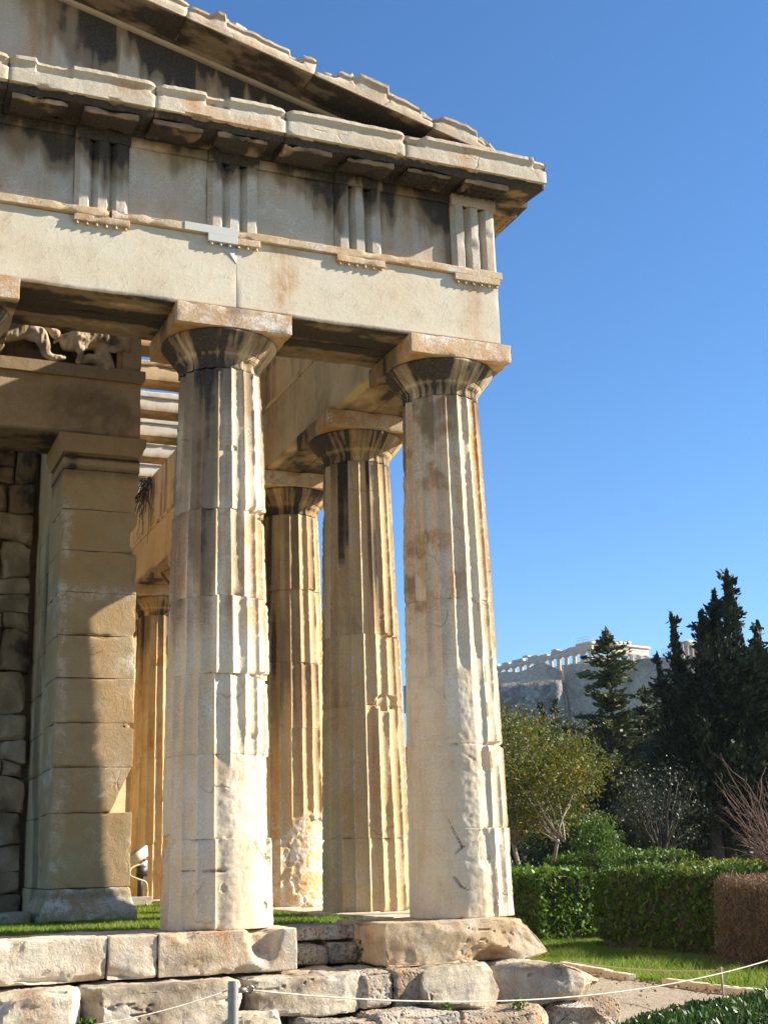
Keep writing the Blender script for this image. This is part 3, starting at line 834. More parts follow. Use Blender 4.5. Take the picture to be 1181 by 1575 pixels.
# plain soffit course closing the corner on the flank side
prof = [(.30, 7.402), (.505, 7.402), (.53, 7.455), (.86, 7.415), (.885, 7.47), (.93, 7.482), (.932, 7.655), (.965, 7.70), (.962, 7.738), (.30, 7.78)]
g = sweep(prof, -.966, .42, (0, 0, 0), (1, 0, 0), (0, 0, 1), .05, .03, .006, 5, 398)
V = g[0]
mk('cornice_block', g, M['cornice'], temple, True, np.clip(np.stack([np.where(V[:, 2] < 7.47, .3 + .5 * fbm(V, 4, 3, 3), 0), .5 + 0 * V[:, 0], .2 + 0 * V[:, 0]], 1), 0, 1), flat_angle=38)

# ---- tympanum and raking cornice
SL = .255
def zr(x): return 7.77 - SL * x                               # lower front edge of the raking cornice
xs = np.linspace(.2, -7.4, 120)
top = [(x, zr(x) + .10) for x in xs]
prof = [(-7.4, 7.70), (.2, 7.70)] + [(x, zr(x) + .02) for x in np.linspace(.2, -7.4, 60)]
# front face as a grid so that it can carry stains
nx, nz_ = 190, 60
X = np.linspace(.2, -7.4, nx)
V = []
for x in X:
    zz = np.linspace(7.75, max(zr(x) + .06, 7.76), nz_)
    V.append(np.stack([np.full(nz_, x), np.full(nz_, -.42), zz], 1))
V = np.concatenate(V)
V[:, 1] += .006 * fbm(V, 3, 4, 400)
I = np.arange(nx * nz_).reshape(nx, nz_)
F = np.stack([I[:-1, :-1].ravel(), I[:-1, 1:].ravel(), I[1:, 1:].ravel(), I[1:, :-1].ravel()], 1)
Vb = V + np.array([0, .5, 0]); Fb = F[:, ::-1] + len(V)
dz = zr(V[:, 0]) - V[:, 2]
nz = fbm(np.stack([V[:, 0] * 5.5, 0 * dz, V[:, 2] * .6], 1), 1., 4, 401) * .7 + .4 * fbm(np.stack([V[:, 0] * 19, 0 * dz, V[:, 2] * .8], 1), 1., 3, 403)
c = sst(.75, .10, dz + .9 * nz) * .80 * sst(-5.0, -3.7, V[:, 0] + .7 * nz)
o = .55 * sst(-.1, .5, fbm(np.stack([V[:, 0] * 2.6, 0 * dz, V[:, 2] * .45], 1), 1., 3, 402)) * 1.5
st = np.clip(np.stack([c, o, .2 + 0 * c], 1), 0, 1)
tg = (np.concatenate([V, Vb]), [F, Fb])
tym = mk('tympanum', tg, M['frieze'], temple, True, np.concatenate([st, st]))
rd = np.array([-1, 0, SL]); rd /= np.linalg.norm(rd)          # up the rake
up = np.cross(rd, np.array([0, -1, 0])); 
up = up if up[2] > 0 else -up
sc = 1 / math.sqrt(1 + SL * SL)
def rake(x0, x1, seed, hfun, hgt=.225, broken=None, label=None):
    """block of the raking cornice from x1 (low, right) to x0 (high, left)"""
    prof = [(.30, -.02), (.46, -.02), (.50, .012), (.90, -.010), (.905, .0), (.93, .0), (.933, hgt - .05), (.955, hgt - .03), (.955, hgt), (.86, hgt + .01), (.30, hgt + .06)]
    A = np.array([0, -1., 0]); B = up; T = np.cross(A, B)      # direction along the rake
    sgn = 1 if T[0] < 0 else -1
    def s_of(x): return -x / sc
    def fn(V, N, tt, pp):
        x = -tt * sc * sgn
        de = np.minimum(x - x0, x1 - x)
        topm = sst(.03, hgt, pp[:, 1])
        nz = fbm(np.stack([V[:, 0], pp[:, 0] * .8, 0 * tt], 1), 2.4, 4, seed)
        drop = np.maximum(0, hfun(x) + .050 * sst(.10, .12, nz) + .012 * nz + .016 * fbm(np.stack([V[:, 0], pp[:, 0] * 2, 0 * tt], 1), 9, 3, seed + 2))
        V = V - (up[None] * (drop * topm)[:, None])
        V = V + np.array([0, 1., 0])[None] * (drop * .5 * topm * (pp[:, 0] > .8))[:, None]
        return V - N * (.02 * np.exp(-np.maximum(de, 0) / .012))[:, None]
    a, b = sorted((s_of(x0) * sgn, s_of(x1) * sgn))
    g = sweep(prof, a + .0004, b - .0004, (0, 0, 7.77), A, B, .025, .022, .008, 5, seed, fn)
    V = g[0]
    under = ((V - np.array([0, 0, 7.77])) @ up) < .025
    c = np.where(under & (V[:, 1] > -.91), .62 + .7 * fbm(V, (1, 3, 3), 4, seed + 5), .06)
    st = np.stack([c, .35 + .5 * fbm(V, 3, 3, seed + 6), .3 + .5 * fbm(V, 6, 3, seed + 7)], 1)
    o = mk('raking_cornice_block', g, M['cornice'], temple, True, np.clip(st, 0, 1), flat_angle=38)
    if label: o['label'] = label
rake(-.40, .50, 410, lambda x: .03 + .16 * sst(.05, .5, x) + .06 * sst(-.30, -.38, x), label='wedge-shaped lowest raking block at the corner')
rake(-1.70, -.40, 420, lambda x: .0 + .12 * sst(-1.45, -1.5, x) + .06 * sst(-.95, -.93, x), .23)
rake(-3.02, -1.70, 430, lambda x: .0 + .07 * sst(-2.75, -2.8, x) + .05 * sst(-2.0, -1.97, x), .22)
rake(-4.32, -3.02, 440, lambda x: .0 + .05 * sst(-3.4, -3.3, x), .22)
rake(-5.62, -4.32, 450, lambda x: .02 + 0 * x, .2)
rake(-7.3, -5.62, 460, lambda x: .02 + 0 * x, .2)
# thin moulding under the raking soffit
A = np.array([0, -1., 0]); T = np.cross(A, up); sg = 1 if T[0] < 0 else -1
ab = sorted((-.6 / sc * -1 * sg, 7.3 / sc * sg))
g = sweep([(.415, -.045), (.455, -.04), (.475, -.015), (.415, -.015)], ab[0], ab[1], (0, 0, 7.77), A, up, .06, .03, .004, 5, 470)
mk('raking_moulding', g, M['cornice'], tym, True)
# unseen roof slabs added behind the pediment, gapped to pass a strip of light
g = merge(stone(-.72, .86, -.30, 5.6, 8.05, 8.20, .3, .02, .01, 2, 480, .05), stone(-6.5, -1.42, .5, 5.4, 8.42, 8.56, .4, .02, .01, 2, 481, .05))
Vr = g[0]
Vr[:, 2] += np.where(Vr[:, 0] > -1.0, -.255 * (Vr[:, 0] + .70) * .95, np.minimum(.255 * (-1.42 - Vr[:, 0]), 1.1))
mk('roof', (Vr, g[1]), M['cornice'], temple)
# ceiling beams across the flank colonnade
yb_ = [4.35, 5.3, 6.58, 7.94, 9.20, 10.38, 11.6, 12.85, 14.1, 15.3, 16.6, 17.9]
for k, y in enumerate(yb_):
    def fb(Q, P, nn, k=k):
        t_ = sst(7.88, 7.98, P[:, 2])
        Q[:, 2] += t_ * (.03 * fbm(P, (3, 3, 1), 4, 490 + k) - .02)
        return Q
    g = merge(stone(-2.75, -.22, y, y + .42, 7.645, 7.86, .12, .006, .004, 3, 491 + k, .02, .05, 4), stone(-2.7, -.25, y - .03, y + .45, 7.862, 7.975, .04, .02, .012, 6, 505 + k, .05, .06, 6, fn=fb))
    V = g[0]
    c = np.where(V[:, 2] < 7.66, .22 + .5 * fbm(V, (1.5, 3, 1), 3, 500), 0.)
    mk('ceiling_beam', g, M['column_warm'] if k < 3 else M['smooth'], temple, True, np.clip(np.stack([c, np.where(V[:, 2] < 7.68, .6, .1), .3 + 0 * c], 1), 0, 1), flat_angle=40)

# ---- porch: anta, cella wall, architrave and frieze
AX0, AX1, AY = -3.315, -2.405, 3.67
zs = [.337, 1.164, 1.679, 2.187, 2.711, 3.213, 3.731, 4.242, 4.753, 5.254]
gs = []
for k in range(len(zs) - 1):
    z0, z1 = zs[k] + .002, zs[k + 1] - .002
    def fa(Q, P, nn, k=k, z0=z0, z1=z1):
        if k == 1:   # broken right edge, cut on a slant
            cut = .02 + .24 * np.clip(1 - (P[:, 2] - z0) / (z1 - z0), 0, 1) + .02 * fbm(P, 9, 3, 511)
            lim = AX1 - cut
            over = np.maximum(0, Q[:, 0] - lim) * (P[:, 1] < AY + .35)
            Q[:, 0] -= over
        if k in (7, 8, 6, 5, 3):
            e = np.maximum(0, fbm(P, 3.5, 3, 512 + k)) * .10 * sst(AX1 - .12, AX1, P[:, 0]) * sst(AY + .3, AY, P[:, 1])
            Q[:, 0] -= e; Q[:, 1] += e * .4
        if k == 7:
            d = np.hypot((P[:, 0] - AX1) / .10, (P[:, 2] - 4.46) / .12)
            Q[:, 0] -= .09 * sst(1.2, .5, d); Q[:, 1] += .06 * sst(1.2, .5, d)
        if k == 2:
            d = np.maximum(np.abs(P[:, 0] - AX1) / .07, np.abs(P[:, 2] - z1) / .06)
            Q[:, 0] -= .07 * sst(1.1, .9, d) * (P[:, 1] < AY + .2)
        return Q
    gs.append(stone(AX0, AX1, AY, AY + .92, z0, z1, .03, .007, .005, 3, 520 + k, .03, .05, 4, fn=fa))
g = merge(*gs); V = g[0]
b = .55 * np.exp(-((V[:, 0] - AX0 - .06) / .07) ** 2) * sst(-.2, .3, fbm(V, 3, 3, 530)) + .7 * sst(2.2, 1.6, V[:, 2]) * np.maximum(0, fbm(V, 5, 4, 531) + .1) + .5 * np.exp(-((V[:, 2] - 3.72) / .10) ** 2) + .6 * sst(-2.75, -2.5, V[:, 0]) * np.exp(-((V[:, 2] - 2.9) / .3) ** 2)
c = .62 * sst(5.05, 5.3, V[:, 2]) * (.8 + .5 * fbm(V, 5, 3, 532)) + .25 * np.maximum(0, fbm(V, 4, 4, 533))
st = np.clip(np.stack([c, .25 + .4 * fbm(V, 2, 3, 534), b], 1), 0, 1)
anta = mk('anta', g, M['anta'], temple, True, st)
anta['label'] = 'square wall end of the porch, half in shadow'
g = merge(stone(AX0 - .01, AX1 + .01, AY - .012, AY + .92, 5.26, 5.413, .04, .006, .004, 4, 540, .02), stone(AX0 + .004, AX1 - .004, AY - .002, AY + .92, 5.415, 5.452, .04, .006, .003, 4, 541, .01),
          sweep([(AX0 - .02, 0), (AX1 + .02, 0), (AX1 + .05, .10), (AX1 + .075, .13), (AX1 + .075, .235), (AX0 - .075, .235), (AX0 - .075, .13), (AX0 - .05, .10)], -(AY + .96), -(AY - .07), (0, 0, 5.457), (1, 0, 0), (0, 0, 1), .05, .04, .004, 4, 542))
V = g[0]
c = np.where(V[:, 2] < 5.455, .75 * np.exp(-((V[:, 2] - 5.413) / .03) ** 2) + .7 * np.exp(-((V[:, 2] - 5.28) / .02) ** 2) + .5 * np.exp(-((V[:, 0] - AX0 - .1) / .06) ** 2), .15)
mk('anta_capital', g, M['anta'], anta, True, np.clip(np.stack([c, .3 + 0 * c, .1 + 0 * c], 1), 0, 1), flat_angle=40)
def fbase(Q, P, nn):
    q = sst(.34, .05, P[:, 2]) * .085
    dx = np.sign(P[:, 0] - (AX0 + AX1) / 2); 
    Q[:, 0] += np.where(np.abs(nn[:, 0]) > .3, dx * q * (.6 + .8 * fbm(P, 3, 3, 550)), 0)
    Q[:, 1] -= np.where(nn[:, 1] < -.3, q * (.8 + .9 * fbm(P, 3, 3, 551)), 0)
    return Q
g = stone(AX0 - .02, AX1 + .01, AY - .02, AY + .94, -.02, .33, .025, .02, .018, 5, 552, .07, .08, 4, fn=fbase)
V = g[0]
mk('anta_base', g, M['anta'], anta, True, np.clip(np.stack([.25 * np.exp(-((V[:, 2] - .26) / .05) ** 2), .2 + 0 * V[:, 0], .55 + .7 * fbm(V, 6, 3, 553)], 1), 0, 1))
# side wall of the porch (seen from inside) and the long cella wall
gs = []
for k in range(len(zs) - 1):
    n = 0
    y = AY + .924
    while y < 6.2:
        L = 1.25 if (k + n) % 2 else .8
        gs.append(stone(AX0 + .06, AX1 - .12, y, min(y + L, 6.25) - .003, zs[k] + .002, zs[k + 1] - .002, .10, .006, .006, 2, 560 + k * 7 + n, .03, .05, 3))
        y += L; n += 1
gs.append(stone(AX0 + .04, AX1 - .1, AY + .93, 6.25, -.02, .333, .15, .02, .01, 3, 590, .05))
gs.append(stone(AX0 + .06, AX1 - .12, AY + .93, 6.25, 5.256, 7.64, .2, .01, .006, 2, 591, .03))
gs.append(stone(AX0 + .06, AX1 - .12, 6.255, 24., -.02, 7.64, .35, .01, .006, 2, 592, .03))
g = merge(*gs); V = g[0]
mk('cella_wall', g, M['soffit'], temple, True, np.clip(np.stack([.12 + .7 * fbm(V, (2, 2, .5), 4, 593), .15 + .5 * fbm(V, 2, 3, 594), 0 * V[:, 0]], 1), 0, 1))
def chop(Q, P, seed, k=9, keep=.80):
    """split faces: flat fracture planes cut off the outer corners"""
    rg = np.random.default_rng(seed); c = (P.max(0) + P.min(0)) / 2; h = (P.max(0) - P.min(0)) / 2
    for i in range(k):
        d = rg.normal(size=3); d[1] = -abs(d[1]) * 1.0; d[2] = d[2] * .8 + .25; d /= np.linalg.norm(d)
        sup = (np.abs(d) * h).sum(); lim = sup * rg.uniform(keep - .12, keep + .06)
        o = np.maximum(0, (Q - c) @ d - lim - .012 * fbm(P, 6, 3, seed + i))
        Q = Q - d * (o * .96)[:, None]
    return Q
def rough(Q, P, nn, seed, k=1.0):
    """bedding ledges, open splits and grain of split marble"""
    sg = fbm(P * np.array([.30, .30, 1]), 6.5, 3, seed + 6) * 2.2
    led = np.floor(sg * 3) / 3 - sg * .7
    gr = np.exp(-(fbm(P * np.array([.4, .4, 1.7]), 3.2, 4, seed + 7) / .016) ** 2)
    d = .010 * fbm(P * np.array([1, 1, 2.0]), 8., 6, seed + 3, .7) + .020 * led - .030 * gr * sst(-.1, .3, fbm(P, 2., 2, seed + 8))
    return Q + nn * (k * d)[:, None]
# rough rear wall of the porch
gs = []; rng = random.Random(4)
z = -.05; row = 0
while z < 6.9:
    h = rng.uniform(.24, .55)
    x = AX0 + .03 - rng.uniform(0, .05)
    while x > -6.4:
        w = rng.uniform(.22, .6)
        x0 = x - w
        sd = rng.randrange(9999)
        yo = rng.uniform(-.05, .05)
        def fr_(Q, P, nn, sd=sd):
            Q = chop(Q, P, sd, 10, .92)
            return Q + nn * (.05 * np.minimum(0, fbm(P, 2.2, 3, sd)) + .016 * fbm(P, 11., 4, sd + 2))[:, None]
        if rng.random() < .25 and h > .42:
            hh = h * rng.uniform(.4, .6)
            gs.append(stone(x0 + .01, x - .01, 6.02 + yo, 6.5, z + .003, z + hh - .004, .025, .014, .03, 3.5, sd, .08, .10, 3.5, fn=fr_))
            gs.append(stone(x0 + .01, x - .01, 6.05 + yo, 6.5, z + hh + .003, z + h - .004, .025, .014, .03, 3.5, sd + 1, .08, .10, 3.5, fn=fr_))
        else:
            gs.append(stone(x0 + .008, x - .008, 6.0 + yo, 6.5, z + .003, z + h - .003, .025, .014, .03, 3.0, sd, .08, .10, 3.5, fn=fr_))
        x = x0
    z += h; row += 1
gs.append(box(-6.6, AX0 + .07, 6.25, 6.6, -.05, 7.4))
g = merge(*gs); V = g[0]
q = V * np.array([1, 0, 1])
V[:, 0] += .12 * fbm(q, 1.5, 3, 605) * sst(AX0 + .05, AX0 - .3, V[:, 0]); V[:, 2] += .14 * fbm(q, 1.4, 3, 606) * sst(.1, .5, V[:, 2])
rw = mk('rubble_wall', g, M['rubble'], temple, True, np.clip(np.stack([.22 + .8 * fbm(V, 1.8, 4, 600), .2 + .3 * fbm(V, 2, 3, 601), .15 + 0 * V[:, 0]], 1), 0, 1), flat_angle=28)
# porch architrave
gs = [stone(-7, AX1 + .01, AY + .0, AY + .46, 5.695, 6.438, .05, .006, .004, 2, 610, .02, .05, 3),
      stone(-7, AX1 + .01, AY + .465, AY + .92, 5.697, 6.434, .15, .006, .004, 2, 611, .02, .05, 3),
      sweep([(AX1 + .01, 0), (AX1 + .03, .0), (AX1 + .055, .05), (AX1 + .055, .155), (-7, .155), (-7, .0)], -(AY + .9), -(AY - .05), (0, 0, 6.443), (1, 0, 0), (0, 0, 1), .1, .05, .004, 4, 612)]
g = merge(*gs); V = g[0]
c = (.34 + .30 * fbm(V, 14, 3, 615)) * sst(1.25, .2, np.hypot((V[:, 0] + 3.03) / .62, (V[:, 2] - 6.03) / .42) + .6 * fbm(V, 4, 4, 613)) * (V[:, 2] < 6.43) + np.where(V[:, 2] < 5.72, .5 + .5 * fbm(V, (1, 3, 1), 3, 614), 0) + .25 * (V[:, 2] > 6.44)
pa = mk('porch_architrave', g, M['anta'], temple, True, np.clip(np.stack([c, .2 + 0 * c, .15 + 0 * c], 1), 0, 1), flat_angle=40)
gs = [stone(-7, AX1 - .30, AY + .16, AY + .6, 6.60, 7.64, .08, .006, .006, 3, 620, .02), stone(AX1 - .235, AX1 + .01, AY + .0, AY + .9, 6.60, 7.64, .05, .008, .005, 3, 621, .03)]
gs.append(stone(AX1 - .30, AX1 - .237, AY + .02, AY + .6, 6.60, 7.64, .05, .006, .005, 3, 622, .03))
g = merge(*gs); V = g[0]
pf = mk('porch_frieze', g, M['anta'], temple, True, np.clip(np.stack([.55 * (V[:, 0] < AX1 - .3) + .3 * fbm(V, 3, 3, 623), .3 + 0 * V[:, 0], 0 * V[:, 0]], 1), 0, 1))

# worn figures in high relief: capsules fused by a voxel remesh
def fused(name, chains, parent, mat, vox=.016, seed=0):
    gs = []
    for ch in chains:
        ch = np.array(ch, float) - np.array([.03, 0, .058, 0])
        P = ch[:, :3]; r = ch[:, 3]
        k = np.linspace(0, len(P) - 1, (len(P) - 1) * 6 + 1); i = np.minimum(k.astype(int), len(P) - 2); f = (k - i)[:, None]
        pts = P[i] * (1 - f) + P[i + 1] * f; rr = r[i] * (1 - f[:, 0]) + r[i + 1] * f[:, 0]
        d0 = (pts[0] - pts[1]); d0 /= np.linalg.norm(d0); d1 = pts[-1] - pts[-2]; d1 /= np.linalg.norm(d1)
        pts = np.concatenate([[pts[0] + d0 * rr[0] * .9], [pts[0] + d0 * rr[0] * .6], pts, [pts[-1] + d1 * rr[-1] * .6], [pts[-1] + d1 * rr[-1] * .9]])
        rr = np.concatenate([[rr[0] * .35], [rr[0] * .8], rr, [rr[-1] * .8], [rr[-1] * .35]])
        gs.append(tube(pts, rr, 14))
    o = mk('tmp', merge(*gs), mat, None, True)
    md = o.modifiers.new('r', 'REMESH'); md.mode = 'VOXEL'; md.voxel_size = vox
    dg = bpy.context.evaluated_depsgraph_get()
    e = o.evaluated_get(dg); me = e.to_mesh()
    V = np.zeros(len(me.vertices) * 3); me.vertices.foreach_get('co', V); V = V.reshape(-1, 3)
    cnt = np.zeros(len(me.polygons), int); me.polygons.foreach_get('loop_total', cnt)
    lp = np.zeros(len(me.loops), int); me.loops.foreach_get('vertex_index', lp)
    if not (cnt == 4).all():
        F = []; s = 0
        for c_ in cnt:
            q = lp[s:s + c_]; s += c_
            for t_ in range(1, c_ - 1): F.append((q[0], q[t_], q[t_ + 1]))
        F = [np.array(F)]
    else: F = [lp.reshape(-1, 4)]
    e.to_mesh_clear()
    # relax the voxel steps
    E = np.concatenate([np.stack([f[:, k], f[:, (k + 1) % f.shape[1]]], 1) for f in F for k in range(f.shape[1])])
    for _ in range(4):
        acc = np.zeros_like(V); cn = np.zeros(len(V))
        np.add.at(acc, E[:, 0], V[E[:, 1]]); np.add.at(cn, E[:, 0], 1); np.add.at(acc, E[:, 1], V[E[:, 0]]); np.add.at(cn, E[:, 1], 1)
        V = .5 * V + .5 * acc / np.maximum(cn, 1)[:, None]
    fold = np.abs(fbm(V * np.array([1, 1, .5]), 16, 3, seed + 5))[:, None]
    V = V + .013 * np.stack([fbm(V, 8, 4, seed), fbm(V, 8, 4, seed + 1), fbm(V, 8, 4, seed + 2)], 1) + np.array([0, .034, 0]) * (fold - .15)
    old = o.data
    bpy.data.objects.remove(o); bpy.data.meshes.remove(old)
    return mk(name, (V, F), mat, parent, True, np.clip(np.stack([.22 + .6 * fbm(V, 5, 3, seed + 3), .2 + 0 * V[:, 0], .2 + 0 * V[:, 0]], 1), 0, 1))
YF = AY + .06
fused('relief_figure', [[(-4.30, YF, 6.90, .12), (-4.12, YF - .02, 6.97, .14), (-3.92, YF - .03, 7.03, .125), (-3.76, YF - .03, 7.10, .13), (-3.70, YF - .03, 7.24, .13), (-3.74, YF, 7.40, .12), (-3.78, YF, 7.55, .08)],
                        [(-4.16, YF, 6.95, .10), (-4.10, YF - .05, 6.85, .085), (-4.12, YF - .02, 6.76, .05), (-4.20, YF - .02, 6.70, .045)],
                        [(-3.76, YF - .02, 7.04, .11), (-3.64, YF - .09, 6.99, .10), (-3.58, YF - .10, 6.86, .078), (-3.55, YF - .08, 6.75, .058), (-3.46, YF - .07, 6.71, .05), (-3.34, YF - .08, 6.735, .036)],
                        [(-3.66, YF, 7.28, .075), (-3.56, YF - .05, 7.17, .06), (-3.50, YF - .04, 7.08, .05), (-3.45, YF - .04, 7.05, .07)],
                        [(-3.90, YF + .03, 7.2, .10), (-4.02, YF + .03, 7.35, .11), (-4.1, YF + .02, 7.5, .09)]], pf, M['figure'], vox=.013, seed=631)
fused('relief_figure', [[(-3.28, YF, 6.97, .12), (-3.14, YF - .03, 7.01, .145), (-2.98, YF - .01, 7.05, .13), (-2.86, YF - .01, 7.09, .14), (-2.80, YF + .02, 7.26, .145), (-2.82, YF + .03, 7.42, .14), (-2.8, YF + .03, 7.55, .09)],
                        [(-3.22, YF - .04, 6.96, .11), (-3.15, YF - .09, 6.89, .07), (-3.13, YF - .09, 6.80, .042), (-3.15, YF - .09, 6.73, .036), (-3.17, YF - .10, 6.69, .042)],
                        [(-3.32, YF, 7.04, .05), (-3.40, YF, 7.02, .035), (-3.45, YF, 6.94, .022)],
                        [(-2.88, YF, 7.02, .09), (-2.80, YF - .07, 6.93, .06), (-2.83, YF - .07, 6.86, .042), (-2.90, YF - .06, 6.84, .036)],
                        [(-3.04, YF + .02, 7.18, .13), (-3.16, YF + .02, 7.30, .145), (-3.22, YF + .03, 7.44, .12), (-3.2, YF + .03, 7.55, .09)],
                        [(-3.02, YF - .02, 7.3, .06), (-2.94, YF - .09, 7.22, .055), (-2.90, YF - .08, 7.12, .05)],
                        [(-3.12, YF - .03, 6.73, .055), (-3.0, YF - .03, 6.775, .075), (-2.86, YF - .02, 6.76, .08), (-2.78, YF - .02, 6.71, .06)],
                        [(-2.86, YF, 6.9, .10), (-2.84, YF, 6.78, .12), (-2.82, YF, 6.68, .14)]], pf, M['figure'], vox=.013, seed=641)
fused('relief_figure', [[(-2.62, YF - .0, 7.5, .11), (-2.63, YF - .05, 7.30, .115), (-2.61, YF - .07, 7.14, .095), (-2.60, YF - .07, 7.04, .07), (-2.65, YF - .06, 6.95, .06), (-2.72, YF - .08, 6.92, .055), (-2.78, YF - .09, 6.915, .04)],
                        [(-2.74, YF + .03, 7.35, .09), (-2.71, YF + .03, 7.12, .085), (-2.69, YF + .02, 6.98, .065)], [(-2.62, YF - .02, 6.99, .06), (-2.55, YF - .04, 6.94, .055)]], pf, M['figure'], vox=.013, seed=651)

# ---- stylobate, steps, floor
def erode(seed, a=.05, f=2.0):
    def fn(Q, P, nn): return Q + nn * (a * (fbm(P, f, 4, seed) - .25))[:, None]
    return fn
def sstain(V, seed, o=.3, c=.0, w=.4):
    return np.clip(np.stack([c + .35 * np.maximum(0, fbm(V, (2.2, 2.2, 5), 4, seed)) + .0 * V[:, 0], o + .8 * fbm(V, 2.2, 3, seed + 1), w + .5 * fbm(V, 5, 3, seed + 2)], 1), 0, 1)
def block(x0, x1, y0, y1, z0, z1, seed, mat='step', name='stylobate_block', r=.02, amp=.012, chip=.06, res=.018, fn=None, o=.25, c=.0, label=None, freq=4):
    g = stone(x0, x1, y0, y1, z0, z1, res, r, amp, freq, seed, chip, .08, 3.5, fn=fn)
    c = c + .10
    ob = mk(name, g, M[mat], temple, True, sstain(g[0], seed, o, c), flat_angle=30)
    if label: ob['label'] = label
    return ob
def under(seed):
    def fn(Q, P, nn):
        Q = rough(Q, P, nn, seed, .40)
        d = np.maximum(0, fbm(P, 2.5, 3, seed)) * .12 * sst(-.22, -.33, P[:, 2]) * (nn[:, 1] < -.2)
        Q[:, 1] += d; Q[:, 2] += d * .8 * sst(-.28, -.33, P[:, 2])
        return Q
    return fn
def boul(seed, a=.07, f=2., keep=.80, k=9):
    def fn(Q, P, nn):
        Q = chop(Q, P, seed, k, keep)
        Q = rough(Q, P, nn, seed)
        return Q + nn * (a * .4 * (fbm(P, f, 2, seed) - .15))[:, None]
    return fn
block(-6.6, -4.62, -.60, .50, -.345, -.005, 700, fn=under(700))
block(-4.615, -3.50, -.60, .50, -.34, .0, 701, fn=under(702), o=.3)
block(-3.49, -3.085, -.61, .50, -.335, -.002, 703, o=.25, fn=under(704))
def f_c(Q, P, nn):
    # scooped hollow at the right of the block
    Q = rough(Q, P, nn, 709, .40)
    d = np.hypot((P[:, 0] + 2.17) / .15, (P[:, 2] + .05) / .22)
    e = .14 * sst(1.2, .3, d + .3 * fbm(P, 6, 3, 708)) * sst(-.2, -.6, P[:, 1])
    Q[:, 1] += e; Q[:, 2] -= e * .3
    return Q
block(-3.08, -1.875, -.62, .50, -.345, .0, 704, fn=f_c, o=.45, label='stylobate block under the second column, scooped out at its right')
def f_corner(Q, P, nn):
    Q = chop(Q, P, 716, 8, .93)
    Q = rough(Q, P, nn, 713, .6)
    e = sst(.0, .62, P[:, 0]) ** 2 * .22 * sst(-.36, .0, P[:, 2])
    Q[:, 0] -= e * .9; Q[:, 2] -= e * .15 * sst(-.2, 0, P[:, 2])
    fr_ = np.maximum(0, fbm(P, 2.2, 3, 711) + .05) * .12 * (nn[:, 1] < -.2) * sst(.0, -.3, P[:, 2])
    Q[:, 1] += fr_
    d = np.hypot((P[:, 0] - .02) / .22, (P[:, 2] + .37) / .10)
    Q[:, 1] += .13 * sst(1.2, .4, d + .3 * fbm(P, 7, 3, 712)) * (P[:, 1] < -.3); 
    return Q
block(-1.06, .58, -.67, .62, -.375, -.004, 710, mat='orange', r=.04, amp=.006, chip=.08, fn=f_corner, o=.35, label='worn orange stylobate block under the corner column')
# recessed blocks where the front row is missing
block(-1.88, -1.0, .10, .62, -.165, -.02, 715, 'poros', 'stylobate_block', .04, .012, .05, fn=boul(715, .05, 3, .96, 5))
block(-1.90, -1.36, -.02, .5, -.37, -.18, 716, 'poros', 'stylobate_block', .05, .02, .06, fn=boul(717, .06, 3, .93, 6))
block(-1.35, -1.02, .03, .5, -.37, -.175, 717, 'poros', 'stylobate_block', .05, .02, .06, c=.1, fn=boul(718, .06, 3, .93, 6))
# flank stylobate
y = .63; k = 0
while y < 22:
    L = 1.29
    block(-.52, .58, y, y + L - .004, -.36, -.002, 720 + k, r=.02, amp=.006, chip=.05, res=.06)
    block(.3, .98, y, y + L - .004, -.72, -.365, 740 + k, 'step', 'step_block', r=.03, amp=.015, chip=.08, res=.07)
    block(.7, 1.38, y, y + L - .004, -1.16, -.725, 760 + k, 'poros', 'step_block', r=.03, amp=.02, chip=.08, res=.07)
    y += L; k += 1
# second step, broken and rounded
block(-5.6, -4.42, -.98, -.1, -.74, -.352, 780, name='step_block', r=.07, amp=.02, chip=.08, fn=boul(780, .05, 2., .9))
block(-4.40, -3.745, -1.0, -.1, -.78, -.352, 781, name='step_block', r=.09, amp=.02, chip=.08, fn=boul(781, .05, 2., .9))
def f_big(Q, P, nn):
    Q = boul(783, .10, 1.6, .9)(Q, P, nn)
    e = sst(.1, .45, fbm(P, (1.6, 1.6, 3.5), 3, 784)) * .14 * (nn[:, 1] < -.1) * sst(-.36, -.55, P[:, 2])
    Q[:, 1] += e
    return Q
block(-3.72, -2.42, -1.02, -.1, -.80, -.362, 782, name='step_block', r=.10, amp=.03, chip=.1, fn=f_big, c=.05, label='large hollowed step stone below the second column')
block(-2.62, -2.12, -1.08, -.75, -.92, -.62, 785, name='step_block', r=.09, amp=.03, chip=.1, fn=boul(785, .05))
block(-2.40, -1.40, -.90, .1, -.70, -.372, 786, name='step_block', r=.04, amp=.02, chip=.08, fn=boul(786, .06, 2.4, .95, 5), c=.05)
block(-1.41, -1.10, -.88, .1, -.68, -.378, 787, 'poros', 'step_block', .05, .025, .08, fn=boul(787, .04, 3, .97, 4))
block(-1.10, -.72, -.90, .1, -.70, -.378, 788, 'poros', 'step_block', .06, .02, .08, fn=boul(788, .04, 3, .97, 4), c=.1)
block(-.86, -.06, -1.06, .1, -.74, -.380, 789, name='step_block', r=.16, amp=.03, chip=.1, fn=boul(789, .09, 2.2), c=.12, label='rounded step boulder at the foot of the corner block')
def f_right(Q, P, nn):
    Q = boul(791, .06, 1.8)(Q, P, nn)
    Q[:, 2] -= .20 * sst(.35, 1.05, P[:, 0]) ** 1.3 * sst(-.7, -.38, P[:, 2])
    return Q
block(-.06, 1.02, -1.02, .62, -.74, -.385, 790, name='step_block', r=.13, amp=.03, chip=.1, fn=f_right, c=.08, label='long rounded step stone at the outer right corner')
